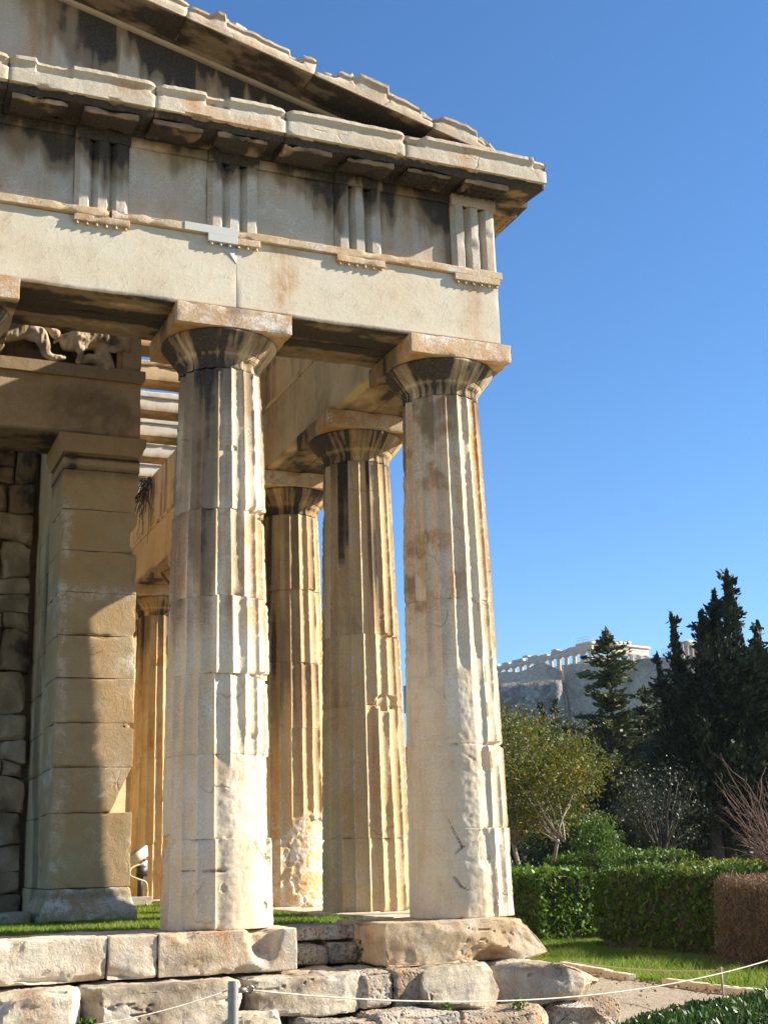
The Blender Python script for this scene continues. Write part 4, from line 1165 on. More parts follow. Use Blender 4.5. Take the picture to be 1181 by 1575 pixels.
# third step and footing rubble
block(-1.98, -1.44, -1.42, -.6, -1.0, -.712, 800, 'poros', 'step_block', .05, .035, .1, fn=boul(800, .05, 3, .98, 4))
block(-1.43, -.70, -1.36, -.6, -1.0, -.690, 801, 'poros', 'step_block', .05, .03, .1, fn=boul(801, .06, 3, .98, 4))
block(-.70, .30, -1.25, -.5, -1.1, -.735, 802, 'poros', 'step_block', .09, .04, .12, fn=boul(802, .10, 2.4))
block(.22, 1.16, -1.18, .6, -1.14, -.745, 803, 'poros', 'step_block', .09, .04, .12, fn=boul(803, .10, 2.4))
block(-3.3, -2.0, -1.30, -.6, -1.12, -.86, 804, 'poros', 'step_block', .08, .04, .12, fn=boul(804, .08, 2.4))
block(-4.5, -3.3, -1.35, -.6, -1.12, -.82, 805, 'poros', 'step_block', .08, .04, .12, fn=boul(805, .08, 2.4))
block(-6., -4.5, -1.35, -.6, -1.12, -.80, 806, 'poros', 'step_block', .08, .04, .12, fn=boul(806, .08, 2.4))
block(-.2, 1.5, -1.55, -1.0, -1.2, -1.0, 807, 'poros', 'step_block', .08, .05, .12, fn=boul(807, .10, 2.4))
block(-2.2, -.3, -1.75, -1.3, -1.2, -1.02, 808, 'poros', 'step_block', .08, .05, .12, fn=boul(808, .10, 2.4))
# soil filling the platform (grass grows on it)
g = stone(-11, -.50, .30, 24, -1.15, -.055, .25, .05, .02, .8, 810, 0)
mk('platform_fill', g, M['lawn'], temple)
block(-11, .3, -.5, .3, -1.15, -.40, 811, 'poros', 'platform_core', res=.3)
g = stone(-.55, -.05, 1.9, 3.0, -.05, .004, .05, .01, .004, 3, 812, .03); mk('paving_slab', g, M['step'], temple, True, sstain(g[0], 812))
g = stone(-1.0, -.05, 4.4, 5.7, -.05, .008, .05, .01, .004, 3, 813, .03); mk('paving_slab', g, M['step'], temple, True, sstain(g[0], 813))
for k, (a, b, ya, yc, zt) in enumerate(((-4.2, -3.86, 4.0, 4.6, .06), (-3.84, -3.45, 4.05, 4.7, .08), (-3.42, -2.9, 3.66, 3.9, .05), (-4.9, -4.25, 4.0, 4.7, .05))):
    g = stone(a, b, ya, yc, -.06, zt, .03, .04, .015, 4, 815 + k, .06, .08, 4); mk('paving_slab', g, M['rubble'], temple, True, sstain(g[0], 815 + k, .1))
# dry plants sprouting from the wall head
def leaves(C, size, seed, aspect=.45, up=0.0, var=.5, dirs=None):
    rg = np.random.default_rng(seed); n = len(C)
    d = rg.normal(size=(n, 3)) if dirs is None else dirs + .35 * rg.normal(size=(n, 3))
    d[:, 2] += up
    d /= np.linalg.norm(d, axis=1)[:, None]
    s = np.cross(d, rg.normal(size=(n, 3))); s /= np.maximum(np.linalg.norm(s, axis=1), 1e-6)[:, None]
    L = (size * (1 - var / 2 + var * rg.random(n)))[:, None]
    V = np.stack([C - d * L * .5, C + s * L * aspect * .5, C + d * L * .5, C - s * L * aspect * .5], 1).reshape(-1, 3)
    return V, [np.arange(4 * n).reshape(n, 4)]

# ================================================================== GROUND AND GARDEN
rgl = np.random.default_rng(1)
def polar_sheet(d, phi, hfun):
    D, P = np.meshgrid(d, phi, indexing='ij')
    X = CAM[0] + D * np.sin(P); Y = CAM[1] + D * np.cos(P)
    V = np.stack([X.ravel(), Y.ravel(), hfun(D.ravel(), P.ravel(), X.ravel(), Y.ravel())], 1)
    I = np.arange(len(V)).reshape(D.shape)
    F = np.stack([I[:-1, :-1].ravel(), I[1:, :-1].ravel(), I[1:, 1:].ravel(), I[:-1, 1:].ravel()], 1)
    return V, [F[:, ::-1]]
def h0(D, P, X, Y):
    return GZ - .40 * np.clip((X - 4.4) / 4.6, 0, 1) + .03 * fbm(np.stack([X, Y, 0 * X], 1), .5, 3, 820) - sst(300, 3000, D) * 30
g = polar_sheet(np.concatenate([[.01], np.linspace(.5, 40, 90), np.geomspace(41, 5000, 60)]), np.linspace(-np.pi, np.pi, 181), h0)
tag(mk('ground', g, M['ground']), kind='structure')
def flat_sheet(poly, z, res, amp, seed):
    poly = np.array(poly, float); x0, y0 = poly.min(0); x1, y1 = poly.max(0)
    xs = np.arange(x0, x1 + res, res); ys = np.arange(y0, y1 + res, res)
    X, Y = np.meshgrid(xs, ys, indexing='ij'); V = np.stack([X.ravel(), Y.ravel(), 0 * X.ravel()], 1)
    V[:, 2] = z + amp * fbm(V, 1.5, 3, seed) - .40 * np.clip((V[:, 0] - 4.4) / 4.6, 0, 1)
    I = np.arange(len(V)).reshape(X.shape)
    F = np.stack([I[:-1, :-1].ravel(), I[1:, :-1].ravel(), I[1:, 1:].ravel(), I[:-1, 1:].ravel()], 1)
    c = V[F].mean(1)[:, :2]; ins = np.zeros(len(c), bool); j = len(poly) - 1
    for i in range(len(poly)):
        a, b = poly[i], poly[j]
        ins ^= ((a[1] > c[:, 1]) != (b[1] > c[:, 1])) & (c[:, 0] < (b[0] - a[0]) * (c[:, 1] - a[1]) / (b[1] - a[1] + 1e-12) + a[0]); j = i
    F = F[ins]; un, inv = np.unique(F, return_inverse=True)
    return V[un], [inv.reshape(F.shape)]
path_poly = [(1.4, 14), (5.0, 14), (4.72, 5.8), (4.38, 3.9), (4.40, 3.1), (4.35, 1.6), (4.3, -4.5), (3.2, -32), (-.4, -32), (1.2, -4.5)]
tag(mk('path', flat_sheet(path_poly, GZ + .045, .16, .012, 830), M['gravel']), kind='structure')
lawn_poly = [(4.90, 34), (18, 34), (18, -3), (4.5, -3), (4.5, 3.3), (4.52, 4.0), (4.85, 5.9)]
tag(mk('lawn', flat_sheet(lawn_poly, GZ + .07, .15, .04, 831), M['lawn']), kind='structure')
# kerb stones
for k, (a, b, lb) in enumerate((((4.86, 6.6), (4.44, 4.02), 'pale stone kerb edging the lawn right beside the temple corner'), ((4.42, 3.25), (4.36, .2), 'pale stone kerb between the gravel path and the near lawn'))):
    a = np.array(a); b = np.array(b); L = np.linalg.norm(b - a); d = (b - a) / L
    n = 3; gs = []
    for i in range(n):
        gg = stone(0, L / n - .012, -.06, .06, GZ - .05, GZ + .13, .05, .02, .01, 4, 840 + k * 5 + i, .05)
        v = gg[0]; p = a + d * (i * L / n)
        w = np.stack([p[0] + v[:, 0] * d[0] - v[:, 1] * d[1], p[1] + v[:, 0] * d[1] + v[:, 1] * d[0], v[:, 2]], 1)
        gs.append((w, gg[1]))
    g = merge(*gs)
    tag(mk('kerb', g, M['step'], None, True, loc=(a[0], a[1], GZ)), lb, 'kerb', 'kerb stones along the lawn')

def blades(x0, x1, y0, y1, n, h, seed, zf, keep=None, w=.008, lean=.5):
    rg = np.random.default_rng(seed)
    P = np.stack([rg.uniform(x0, x1, n), rg.uniform(y0, y1, n)], 1)
    dens = fbm(np.concatenate([P, np.zeros((n, 1))], 1), 1.2, 3, seed) 
    m = rg.random(n) < (.7 + .9 * dens)
    if keep is not None: m &= keep(P)
    P = P[m]; dens = dens[m]; n = len(P)
    a = rg.uniform(0, 2 * np.pi, n); hh = h * (.5 + .8 * rg.random(n)) * (1 + .6 * dens)
    t = np.stack([np.cos(a), np.sin(a)], 1) * w; ln = rg.normal(size=(n, 2)) * lean * hh[:, None]
    z = zf(P)
    b0 = np.concatenate([P - t, z[:, None]], 1); b1 = np.concatenate([P + t, z[:, None]], 1)
    tp = np.concatenate([P + ln, (z + hh)[:, None]], 1)
    return np.stack([b0, b1, tp], 1).reshape(-1, 3), [np.arange(3 * n).reshape(n, 3)]
kp = lambda P: ~((P[:, 0] > AX0 - .1) & (P[:, 0] < AX1 + .1) & (P[:, 1] > 3.7)) & ~((P[:, 0] > -4.9) & (P[:, 0] < -3.4) & (P[:, 1] > 4.0) & (P[:, 1] < 4.7))
g1 = blades(-5.0, -.52, .52, 4.2, 42000, .05, 850, lambda P: np.full(len(P), -.05), kp)
g2 = blades(-3.0, -.4, 4.2, 14, 42000, .055, 851, lambda P: np.full(len(P), -.05), kp)
tag(mk('grass', merge(g1, g2), M['grass'], None, False), kind='stuff', label='short green grass growing inside the colonnade', cat='grass')
g1 = blades(4.5, 10.7, 0, 18, 170000, .075, 852, lambda P: GZ + .06 - .40 * np.clip((P[:, 0] - 4.4) / 4.6, 0, 1), lambda P: P[:, 0] > np.interp(P[:, 1], [0, 3.9, 5.9, 10], [4.48, 4.5, 4.9, 5.0]), .010)
g2 = blades(4.5, 9.4, 0, 13, 26000, .17, 855, lambda P: GZ + .06 - .40 * np.clip((P[:, 0] - 4.4) / 4.6, 0, 1), lambda P: (P[:, 0] > np.interp(P[:, 1], [0, 3.9, 5.9, 10], [4.48, 4.5, 4.9, 5.0])) & (fbm(np.concatenate([P, np.zeros((len(P), 1))], 1), 1.1, 3, 856) > .12), .012, .8)
g1 = merge(g1, g2)
g1 = merge(g1, blades(10.4, 14.5, 14.8, 18.0, 22000, .10, 858, lambda P: np.full(len(P), GZ + .06 - .40)), blades(7.0, 10.7, 17.5, 30, 50000, .09, 857, lambda P: GZ + .06 - .40 * np.clip((P[:, 0] - 4.4) / 4.6, 0, 1)))
tag(mk('lawn_grass', g1, M['grass'], None, False), kind='stuff', label='uneven green lawn in front of the clipped hedges', cat='grass')

# ---- hedges
def hedge(name, x0, x1, y0, y1, z1, mat, n, size, seed, label, group='clipped hedges', z0=GZ, wob=.15, core=(.02, .02, .012), topmat=None, twig=False):
    root = place(name, ((x0 + x1) / 2, (y0 + y1) / 2, z0), label, 'hedge', group)
    rg = np.random.default_rng(seed)
    # inner branches
    g = stone(x0 + .16, x1 - .16, y0 + .16, y1 - .16, z0, z1 - .14, .12, .1, .05, 3, seed, 0)
    mk('branches', g, M['bark'], root, True)
    ax, ay, at = (y1 - y0) * (z1 - z0), (x1 - x0) * (z1 - z0), (x1 - x0) * (y1 - y0)
    tot = 2 * ax + 2 * ay + at
    C = []
    for w, fn in ((ax, lambda u, v: np.stack([0 * u + x0, y0 + u * (y1 - y0), z0 + v * (z1 - z0)], 1)), (ax, lambda u, v: np.stack([0 * u + x1, y0 + u * (y1 - y0), z0 + v * (z1 - z0)], 1)),
                  (ay, lambda u, v: np.stack([x0 + u * (x1 - x0), 0 * u + y0, z0 + v * (z1 - z0)], 1)), (ay, lambda u, v: np.stack([x0 + u * (x1 - x0), 0 * u + y1, z0 + v * (z1 - z0)], 1)),
                  (at, lambda u, v: np.stack([x0 + u * (x1 - x0), y0 + v * (y1 - y0), 0 * u + z1], 1))):
        m = int(n * w / tot)
        C.append(fn(rg.random(m), rg.random(m)))
    C = np.concatenate(C); cen = np.array([(x0 + x1) / 2, (y0 + y1) / 2, (z0 + z1) / 2])
    lo = np.array([x0, y0, z0]); hi = np.array([x1, y1, z1])
    r = .14; c = np.clip(C, lo + r, hi - r); d = C - c; nn = d / np.maximum(np.linalg.norm(d, axis=1), 1e-6)[:, None]
    C = c + nn * r + nn * (wob * fbm(C, 2.4, 4, seed + 1) + .10 * fbm(C, 7., 2, seed + 4) - np.abs(rg.normal(size=len(C))) * .09)[:, None]
    C += rg.normal(size=C.shape) * .03
    low = C[:, 2] < z0 + .25
    C = C[~low | (rg.random(len(C)) < .3)]
    dirs = np.stack([0 * C[:, 0], 0 * C[:, 0], 0 * C[:, 0] + .6], 1) + .6 * rg.normal(size=C.shape)
    mk('foliage', leaves(C, size, seed + 2, .55 if not twig else .12, .1, .9, dirs * (1 if twig else .5)), mat, root, False)
    return root
GL = GZ - .40
hedge('hedge', 10.4, 12.7, 17.2, 26.0, .20, M['hedge_bright'], 22000, .125, 900, 'bright green clipped hedge block right beside the corner column', z0=GL)
hedge('hedge', 10.8, 12.5, 8.0, 15.4, .21, M['hedge'], 24000, .11, 910, 'long dark green clipped hedge in the middle behind the lawn', z0=GL)
hedge('hedge', 9.6, 11.0, 5.0, 9.25, .08, M['brown_twig'], 36000, .10, 920, 'dry brown leafless hedge at the right edge', twig=True, wob=.13, z0=GL)
hedge('hedge', 12.8, 14.2, 1, 15.5, .30, M['hedge_gold'], 24000, .10, 930, 'yellowish green hedge whose top shows above the brown one', z0=GL)
hedge('hedge', 13.0, 15.0, 17.0, 21.5, .58, M['hedge'], 12000, .09, 940, 'small far hedge under the yellowing tree')
# low laurel hedge in the foreground
def f_low():
    root = place('low_hedge', (2.0, -2.2, GZ), 'low glossy dark laurel hedge in the bottom right corner', 'hedge')
    rg = np.random.default_rng(950)
    n = 15000
    u = rg.random(n); v = rg.random(n)
    X = -.15 + u * 4.2; Yc = -2.05 + .22 * (X - 1.2); Y = Yc + (v - .5) * 1.3
    topz = -.74 + .045 * (X - 1.0) - .32 * np.clip(1 - (X + .15) / 1.0, 0, 1) ** 1.4
    hgt = (topz - GZ) * np.sqrt(np.clip(1 - (2 * v - 1) ** 4, 0, 1))
    P = np.stack([X, Y, GZ + hgt * rg.random(n) ** .35], 1)
    P[:, 2] += .05 * fbm(P, 3, 3, 951)
    dirs = np.stack([0 * X, 0 * X, 0 * X + .9], 1) + .7 * rg.normal(size=(n, 3))
    mk('foliage', leaves(P, .075, 952, .38, .3, .6, dirs), M['laurel'], root, False)
    g = stone(.6, 3.9, -2.4, -1.6, GZ, -.98, .1, .08, .04, 3, 953, 0); mk('branches', g, M['bark'], root, True)
f_low()

# ---- trees
def limb(p0, p1, r0, r1, seed, bend=.12, n=7):
    rg = np.random.default_rng(seed); p0 = np.array(p0, float); p1 = np.array(p1, float)
    s = np.linspace(0, 1, n)[:, None]; L = np.linalg.norm(p1 - p0)
    w = np.cumsum(rg.normal(size=(n, 3)), 0) * bend * L / n; w -= s * w[-1]
    return tube(p0 + (p1 - p0) * s + w, r0 + (r1 - r0) * s[:, 0], 7), p0 + (p1 - p0) * s + w

def at(u, v, D):
    d = (u - 590.5) * A_R - (v - 787.5) * A_U + 2016.8 * A_F
    return CAM + d * D / math.hypot(d[0], d[1])

def broadleaf(name, base, h, crown, nclump, nleaf, size, mat, bark, seed, label, group=None, trunk_h=.35, stems=1, spread=.22, trunk_r=.1, shell=.75):
    """crown = (centre height fraction, radius xy, radius z)"""
    base = np.array(base, float)
    root = place(name, base, label, 'tree', group)
    rg = np.random.default_rng(seed)
    cz, rx, rz = crown
    cc = base + np.array([0, 0, cz])
    gs = []; tips = []
    d = rg.normal(size=(nclump, 3)); d /= np.linalg.norm(d, axis=1)[:, None]
    rad = (shell + (1 - shell) * rg.random(nclump)) * (1 + .28 * fbm(d * 1.7, 1., 2, seed + 3))
    inner = rg.random(nclump) < .35; rad[inner] *= rg.random(inner.sum()) ** .5
    CL = cc + d * rad[:, None] * np.array([rx, rx, rz])
    for s in range(stems):
        b = base + np.array([rg.normal() * .12 * (stems > 1), rg.normal() * .12 * (stems > 1), 0])
        t = np.array([cc[0] + (rg.normal() * rx * .35 if stems > 1 else 0), cc[1] + (rg.normal() * rx * .35 if stems > 1 else 0), base[2] + h * trunk_h])
        g, pts = limb(b, t, trunk_r, trunk_r * .65, seed + s, .08); gs.append(g); tips.append(pts[-1])
    for k in range(min(nclump, 34)):
        q = CL[k]; t = tips[k % len(tips)]
        g, _ = limb(t, q, trunk_r * .42, trunk_r * .06, seed + 50 + k, .15); gs.append(g)
    mk('trunk', merge(*gs), bark, root, True)
    C = np.repeat(CL, nleaf, 0) + rg.normal(size=(nclump * nleaf, 3)) * np.array([spread, spread, spread * .8])
    mk('crown', leaves(C, size, seed + 9, .5, 0, .7), mat, root, False)
    return root

def conifer(name, base, h, rbase, mat, seed, label, group=None, whorls=26, nb=9, leaf=.16, dens=26, droop=.15, bare=.12, tiers=None, trunk_r=.18, lumpy=.3, cone=.85, rise=.1):
    base = np.array(base, float)
    root = place(name, base, label, 'tree', group)
    rg = np.random.default_rng(seed)
    gs = [limb(base, base + np.array([0, 0, h * .99]), trunk_r, .015, seed, .01, 14)[0]]
    C = []; Dr = []
    for w in range(whorls):
        f = min(.985, bare + (1 - bare) * (w + 1.6 * rg.random()) / whorls)
        R_ = rbase * (1 - f) ** cone * (1 + lumpy * rg.normal()) + .10
        R_ = max(R_, .08)
        for b in range(nb):
            a = rg.uniform(0, 2 * np.pi); L = R_ * rg.uniform(.55, 1.12)
            p0 = base + np.array([0, 0, h * f]); p0 = p0 + np.array([0, 0, rg.normal() * .12 * min(1, L)]); e = p0 + np.array([math.cos(a) * L, math.sin(a) * L, L * rise * rg.uniform(-1.5, 3.5) - droop * L * L / max(rbase, .5) + rg.normal() * .08])
            if L > .35: gs.append(tube(np.array([p0, (p0 + e) / 2 + np.array([0, 0, .04 * L]), e]), np.array([.035, .02, .006]) * (1 + L * .3), 5))
            m = max(4, int(dens * L / rbase * 1.6))
            s = rg.random(m) ** .6
            pts = p0 + (e - p0) * s[:, None] + rg.normal(size=(m, 3)) * (np.array([.11, .11, .07]) * (.5 + .4 * L * (1.1 - s))[:, None])
            C.append(pts); dd = (e - p0) / max(L, .1); Dr.append(np.tile(dd, (m, 1)))
    # pointed leader
    m = 60; s = rg.random(m)
    C.append(base + np.stack([rg.normal(size=m) * .05, rg.normal(size=m) * .05, h * (.93 + .08 * s)], 1)); Dr.append(np.tile([0, 0, 1.], (m, 1)))
    C = np.concatenate(C); Dr = np.concatenate(Dr)
    mk('trunk', merge(*gs), M['bark'], root, True)
    mk('crown', leaves(C, leaf, seed + 2, .42, .15, .7, Dr), mat, root, False)
    return root

def ground_at(u, D):
    p = at(u, 1330, D); p[2] = GZ; return p

broadleaf('yellowing_tree', ground_at(815, 39), 5.9, (4.0, 2.15, 1.75), 150, 130, .11, M['gold_tree'], M['bark_pale'], 1000, 'rounded tree with yellowing leaves and several pale trunks right of the corner column', stems=4, trunk_h=.36, spread=.30, trunk_r=.07)
broadleaf('young_tree', ground_at(918, 33), 2.7, (1.95, .48, .72), 40, 90, .075, M['bright'], M['bark'], 1010, 'small bright green young tree lit by the sun before the dark grove', trunk_h=.4, spread=.13, trunk_r=.035)
conifer('fir_tree', ground_at(957, 56), 10.9, 3.3, M['fir'], 1020, 'loose fir tree with a tufted top between the ruin and the dark cypress', whorls=38, nb=12, leaf=.27, dens=44, bare=.08, lumpy=.45, cone=.75)
conifer('fir_tree', ground_at(1012, 58), 8.6, 2.4, M['fir'], 1021, 'shorter fir tree leaning against the right side of the loose fir', whorls=30, nb=11, leaf=.27, dens=40, bare=.08, lumpy=.45, cone=.7)
# dark many-topped cypress: several leaders of one tree
def cypress():
    b = ground_at(1112, 46)
    root = place('cypress_tree', b, 'tall black-green cypress with several pointed tops at the right', 'tree')
    rg = np.random.default_rng(1030); C = []; Dr = []; gs = []
    tops = [(1118, 886, .62), (1098, 915, .55), (1078, 945, .5), (1140, 985, .55), (1165, 962, .30), (1032, 948, .34), (1108, 980, 1.1), (1060, 1040, .6), (1010, 1010, .28), (1150, 1040, .9), (1090, 1060, 1.3), (1180, 1050, .8), (1125, 1120, 1.7), (1050, 1120, 1.0), (1175, 1130, 1.2)]
    for k, (u, v, wd) in enumerate(tops):
        t = at(u, v, 46 + rg.uniform(-.8, .8)); r0 = b + np.array([rg.normal() * .12, rg.normal() * .12, rg.uniform(2.6, 4.0)])
        n = 9; s = np.linspace(0, 1, n)[:, None]
        pts = r0 + (t - r0) * s; out = np.array([t[0] - r0[0], t[1] - r0[1], 0]); pts += out * (np.sin(s * np.pi) * .22)
        gs.append(tube(pts, .09 * (1 - s[:, 0]) + .012, 6))
        m = int(900 + 2600 * wd)
        q = rg.random(m) ** .75; p = np.stack([np.interp(q, s[:, 0], pts[:, i]) for i in range(3)], 1)
        a = rg.uniform(0, 2 * np.pi, m)
        lump = 1 + 1.1 * fbm(np.stack([q * 12, np.full(m, k * 3.) + np.cos(a) * 1.3, np.sin(a) * 1.3], 1), 1., 3, 1031)
        rr = wd * np.clip(1.02 - q, .015, 1) ** .85 * 1.5 * lump * (.25 + .75 * rg.random(m) ** .5)
        C.append(p + np.stack([np.cos(a) * rr, np.sin(a) * rr, rg.normal(size=m) * .10], 1)); Dr.append(np.stack([np.cos(a) * .6, np.sin(a) * .6, 0 * a + .8], 1))
    for k, (u, v, wd) in enumerate(tops):                      # loose side sprays break the outline
        t = at(u, v, 46)
        for j in range(int(16 + 40 * wd)):
            q = rg.uniform(.12, .98); z_ = b[2] + 3.2 + (t[2] - b[2] - 3.2) * q
            p0 = np.array([b[0] + (t[0] - b[0]) * min(1, q * 1.25), b[1] + (t[1] - b[1]) * min(1, q * 1.25), z_])
            a = rg.uniform(0, 2 * np.pi); L = .22 + 1.5 * max(wd, .45) * (1 - q) ** .8 * rg.uniform(.6, 1.25)
            e = p0 + np.array([math.cos(a) * L, math.sin(a) * L, L * rg.uniform(.1, .9)])
            m = int(26 + 60 * L); s_ = rg.random(m) ** .7
            C.append(p0 + (e - p0) * s_[:, None] + rg.normal(size=(m, 3)) * (.05 + .05 * L)); Dr.append(np.tile((e - p0) / L, (m, 1)))
    for k in range(70):                                        # dense ragged body
        v = rg.uniform(1015, 1235); wd_ = 20 + 55 * min(1, (v - 960) / 130)
        u = 1112 + np.clip(rg.normal(), -1.6, 1.6) * wd_ * .62
        c = at(u, v, 46 + rg.uniform(-1.3, 1.3)); m = 330
        q = rg.normal(size=(m, 3)) * np.array([.34, .34, .26]); o_ = np.array([c[0] - b[0], c[1] - b[1], .35]); o_ /= np.linalg.norm(o_)
        q += o_ * (rg.random(m)[:, None] ** 2) * .9
        C.append(c + q); Dr.append(np.tile(o_, (m, 1)))
    for k in range(64):                                        # dark skirt of side branches
        f = rg.uniform(.16, .64); a = rg.uniform(0, 2 * np.pi); L = 2.5 * (1 - f) ** .6 * rg.uniform(.45, 1.15)
        p0 = b + np.array([0, 0, 11 * f]); e = p0 + np.array([math.cos(a) * L, math.sin(a) * L, rg.uniform(-.5, .4)])
        gs.append(tube(np.array([p0, (p0 + e) / 2, e]), np.array([.05, .03, .01]), 5))
        m = 520; s = rg.random(m) ** .6
        C.append(p0 + (e - p0) * s[:, None] + rg.normal(size=(m, 3)) * .26); Dr.append(np.tile((e - p0) / L, (m, 1)))
    for dx in (-.25, .28): gs.append(limb(b + np.array([dx, 0, 0]), b + np.array([dx * .5, 0, 8]), .26, .10, 1033, .02)[0])
    mk('trunk', merge(*gs), M['bark'], root, True)
    mk('crown', leaves(np.concatenate(C), .21, 1034, .45, .1, .7, np.concatenate(Dr)), M['cypress'], root, False)
cypress()
# olive, bare twigs, background evergreens
broadleaf('olive_tree', ground_at(1018, 42), 4.6, (3.1, 1.35, 1.25), 80, 42, .085, M['olive'], M['bark'], 1040, 'sparse grey olive tree with a dark twisting trunk below the firs', trunk_h=.35, spread=.24, trunk_r=.13)
def bare_tree():
    b = ground_at(1215, 27)
    root = place('bare_tree', b, 'leafless shrub of reddish twigs reaching in at the right edge', 'tree')
    gs = [limb(b, b + np.array([0, 0, 1.2]), .07, .05, 1050)[0]]; rg = np.random.default_rng(1051)
    for k in range(60):
        a = rg.uniform(0, 2 * np.pi); e = b + np.array([math.cos(a) * rg.uniform(.3, 1.25), math.sin(a) * rg.uniform(.3, 1.25), rg.uniform(1.6, 3.0)])
        p0 = b + np.array([0, 0, rg.uniform(.9, 1.2)]); g, pts = limb(p0, e, .02, .004, 1052 + k, .2); gs.append(g)
        for j in range(5):
            q = pts[rg.integers(3, 7)]; e2 = q + (e - p0) * .3 + rg.normal(size=3) * .16
            gs.append(limb(q, e2, .007, .002, 1200 + k * 7 + j, .15, 4)[0])
    mk('twigs', merge(*gs), M['twig'], root, True)
bare_tree()
specs = [(868, 1078, 70, 1.3, 'fir', 'slim dark fir standing behind the yellowing tree'), (845, 1082, 78, 1.2, 'fir', 'thin dark fir at the foot of the cliff'),]
for k, (u, v, D, rb, mt, lb) in enumerate(specs):
    b = ground_at(u, D); t = at(u, v, D)
    conifer('fir_tree', b, t[2] - GZ, rb, M['cypress'] if k else M['fir'], 1060 + k, lb, 'background evergreens', 24, 8, .26, 22, bare=.2)
bgs = [(790, 1190, 62, 2.4, 'dense dark evergreen behind the trunks of the yellowing tree'), (880, 1215, 58, 2.2, 'dark evergreen bush between the yellowing tree and the young tree'), (940, 1195, 66, 2.6, 'dark evergreen behind the young bright tree'),
       (990, 1180, 72, 2.8, 'dark evergreen behind the sparse olive'), (1060, 1190, 64, 2.4, 'grey-green tree seen between the olive and the cypress trunk'), (1150, 1160, 60, 2.8, 'dark evergreen behind the bare reddish twigs'),
       (1100, 1200, 70, 2.6, 'dark evergreen directly behind the cypress trunk'), (1200, 1120, 62, 3.0, 'tall dark evergreen cut by the right edge')]
for k, (u, v, D, rx, lb) in enumerate(bgs):
    b = ground_at(u, D); h = at(u, v, D)[2] - GZ
    broadleaf('evergreen_tree', b, h, (h * .56, rx, h * .44), 90, 100, .17, M['pine'] if k not in (4,) else M['olive'], M['bark'], 1080 + k * 13, lb, 'background evergreens', spread=.42, trunk_r=.14, trunk_h=.3)

# ---- hill of the citadel
def rock_h(D, P):
    """terrain height by distance and bearing from the garden"""
    n1 = fbm(np.stack([D * np.sin(P), D * np.cos(P), 0 * D], 1), .02, 4, 1100)
    rt = sst(.532, .548, P)
    base = GZ - 2 + sst(85, 425, D) * 36 + n1 * 5 * sst(90, 200, D)
    e = 422 + 9 * fbm(np.stack([P * 14, 0 * P, 0 * P], 1), 1., 3, 1101) + 22 * rt
    left = sst(.36, .47, P)
    cl = (54.5 + 2.5 * sst(.44, .53, P) + 1.0 * rt) * (.35 + .65 * left)
    return base * (1 - sst(e, e + 16, D)) * (.4 + .6 * left) + cl * sst(e, e + 16, D)
def hh_(D, P, X, Y):
    h = rock_h(D, P)
    V = np.stack([X, Y, h * 1.], 1)
    return h + 1.2 * fbm(V, .06, 4, 1102) * sst(380, 430, D) + 1.2 * fbm(V, .25, 3, 1103) * sst(410, 430, D) * sst(470, 440, D)
g = polar_sheet(np.concatenate([np.linspace(84, 400, 60), np.linspace(402, 470, 90), np.linspace(475, 760, 30)]), np.linspace(-.15, 1.2, 520), hh_)
V = g[0]
o = tag(mk('hill', g, M['hill'], None, True), kind='structure')
me = o.data; me.materials.append(M['cliff'])
Dv = np.hypot(V[:, 0] - CAM[0], V[:, 1] - CAM[1]); F = g[1][0]
fz = V[F][:, :, 2]; steep = (fz.max(1) - fz.min(1)) > 1.1
dc = Dv[F].mean(1)
me.polygons.foreach_set('material_index', (((steep) & (dc > 395)) | ((dc > 420))).astype(np.int32))
# woods on the slope: one stuff object of leaf clumps
rg = np.random.default_rng(1110); C = []
for k in range(900):
    P = rg.uniform(.33, .90); D = math.sqrt(rg.uniform(95 ** 2, 425 ** 2))
    if D > 405 and rg.random() < .6: continue
    h = rock_h(np.array([D]), np.array([P]))[0]; r = rg.uniform(1.6, 3.6); tall = rg.random() < .35
    m = 70
    d = rg.normal(size=(m, 3)); d /= np.linalg.norm(d, axis=1)[:, None]
    q = d * (rg.random(m) ** .4)[:, None] * np.array([r, r, r * (1.0 if not tall else 2.0)]) * (.8 if tall else 1)
    C.append(np.array([CAM[0] + D * math.sin(P), CAM[1] + D * math.cos(P), h + r * (.8 if not tall else 1.6)]) + q)
C = np.concatenate(C)
tag(mk('hillside_wood', leaves(C, 1.15, 1111, .6, 0, .7), M['pine'], None, False), kind='stuff', label='dark wood covering the slope below the citadel rock', cat='wood')

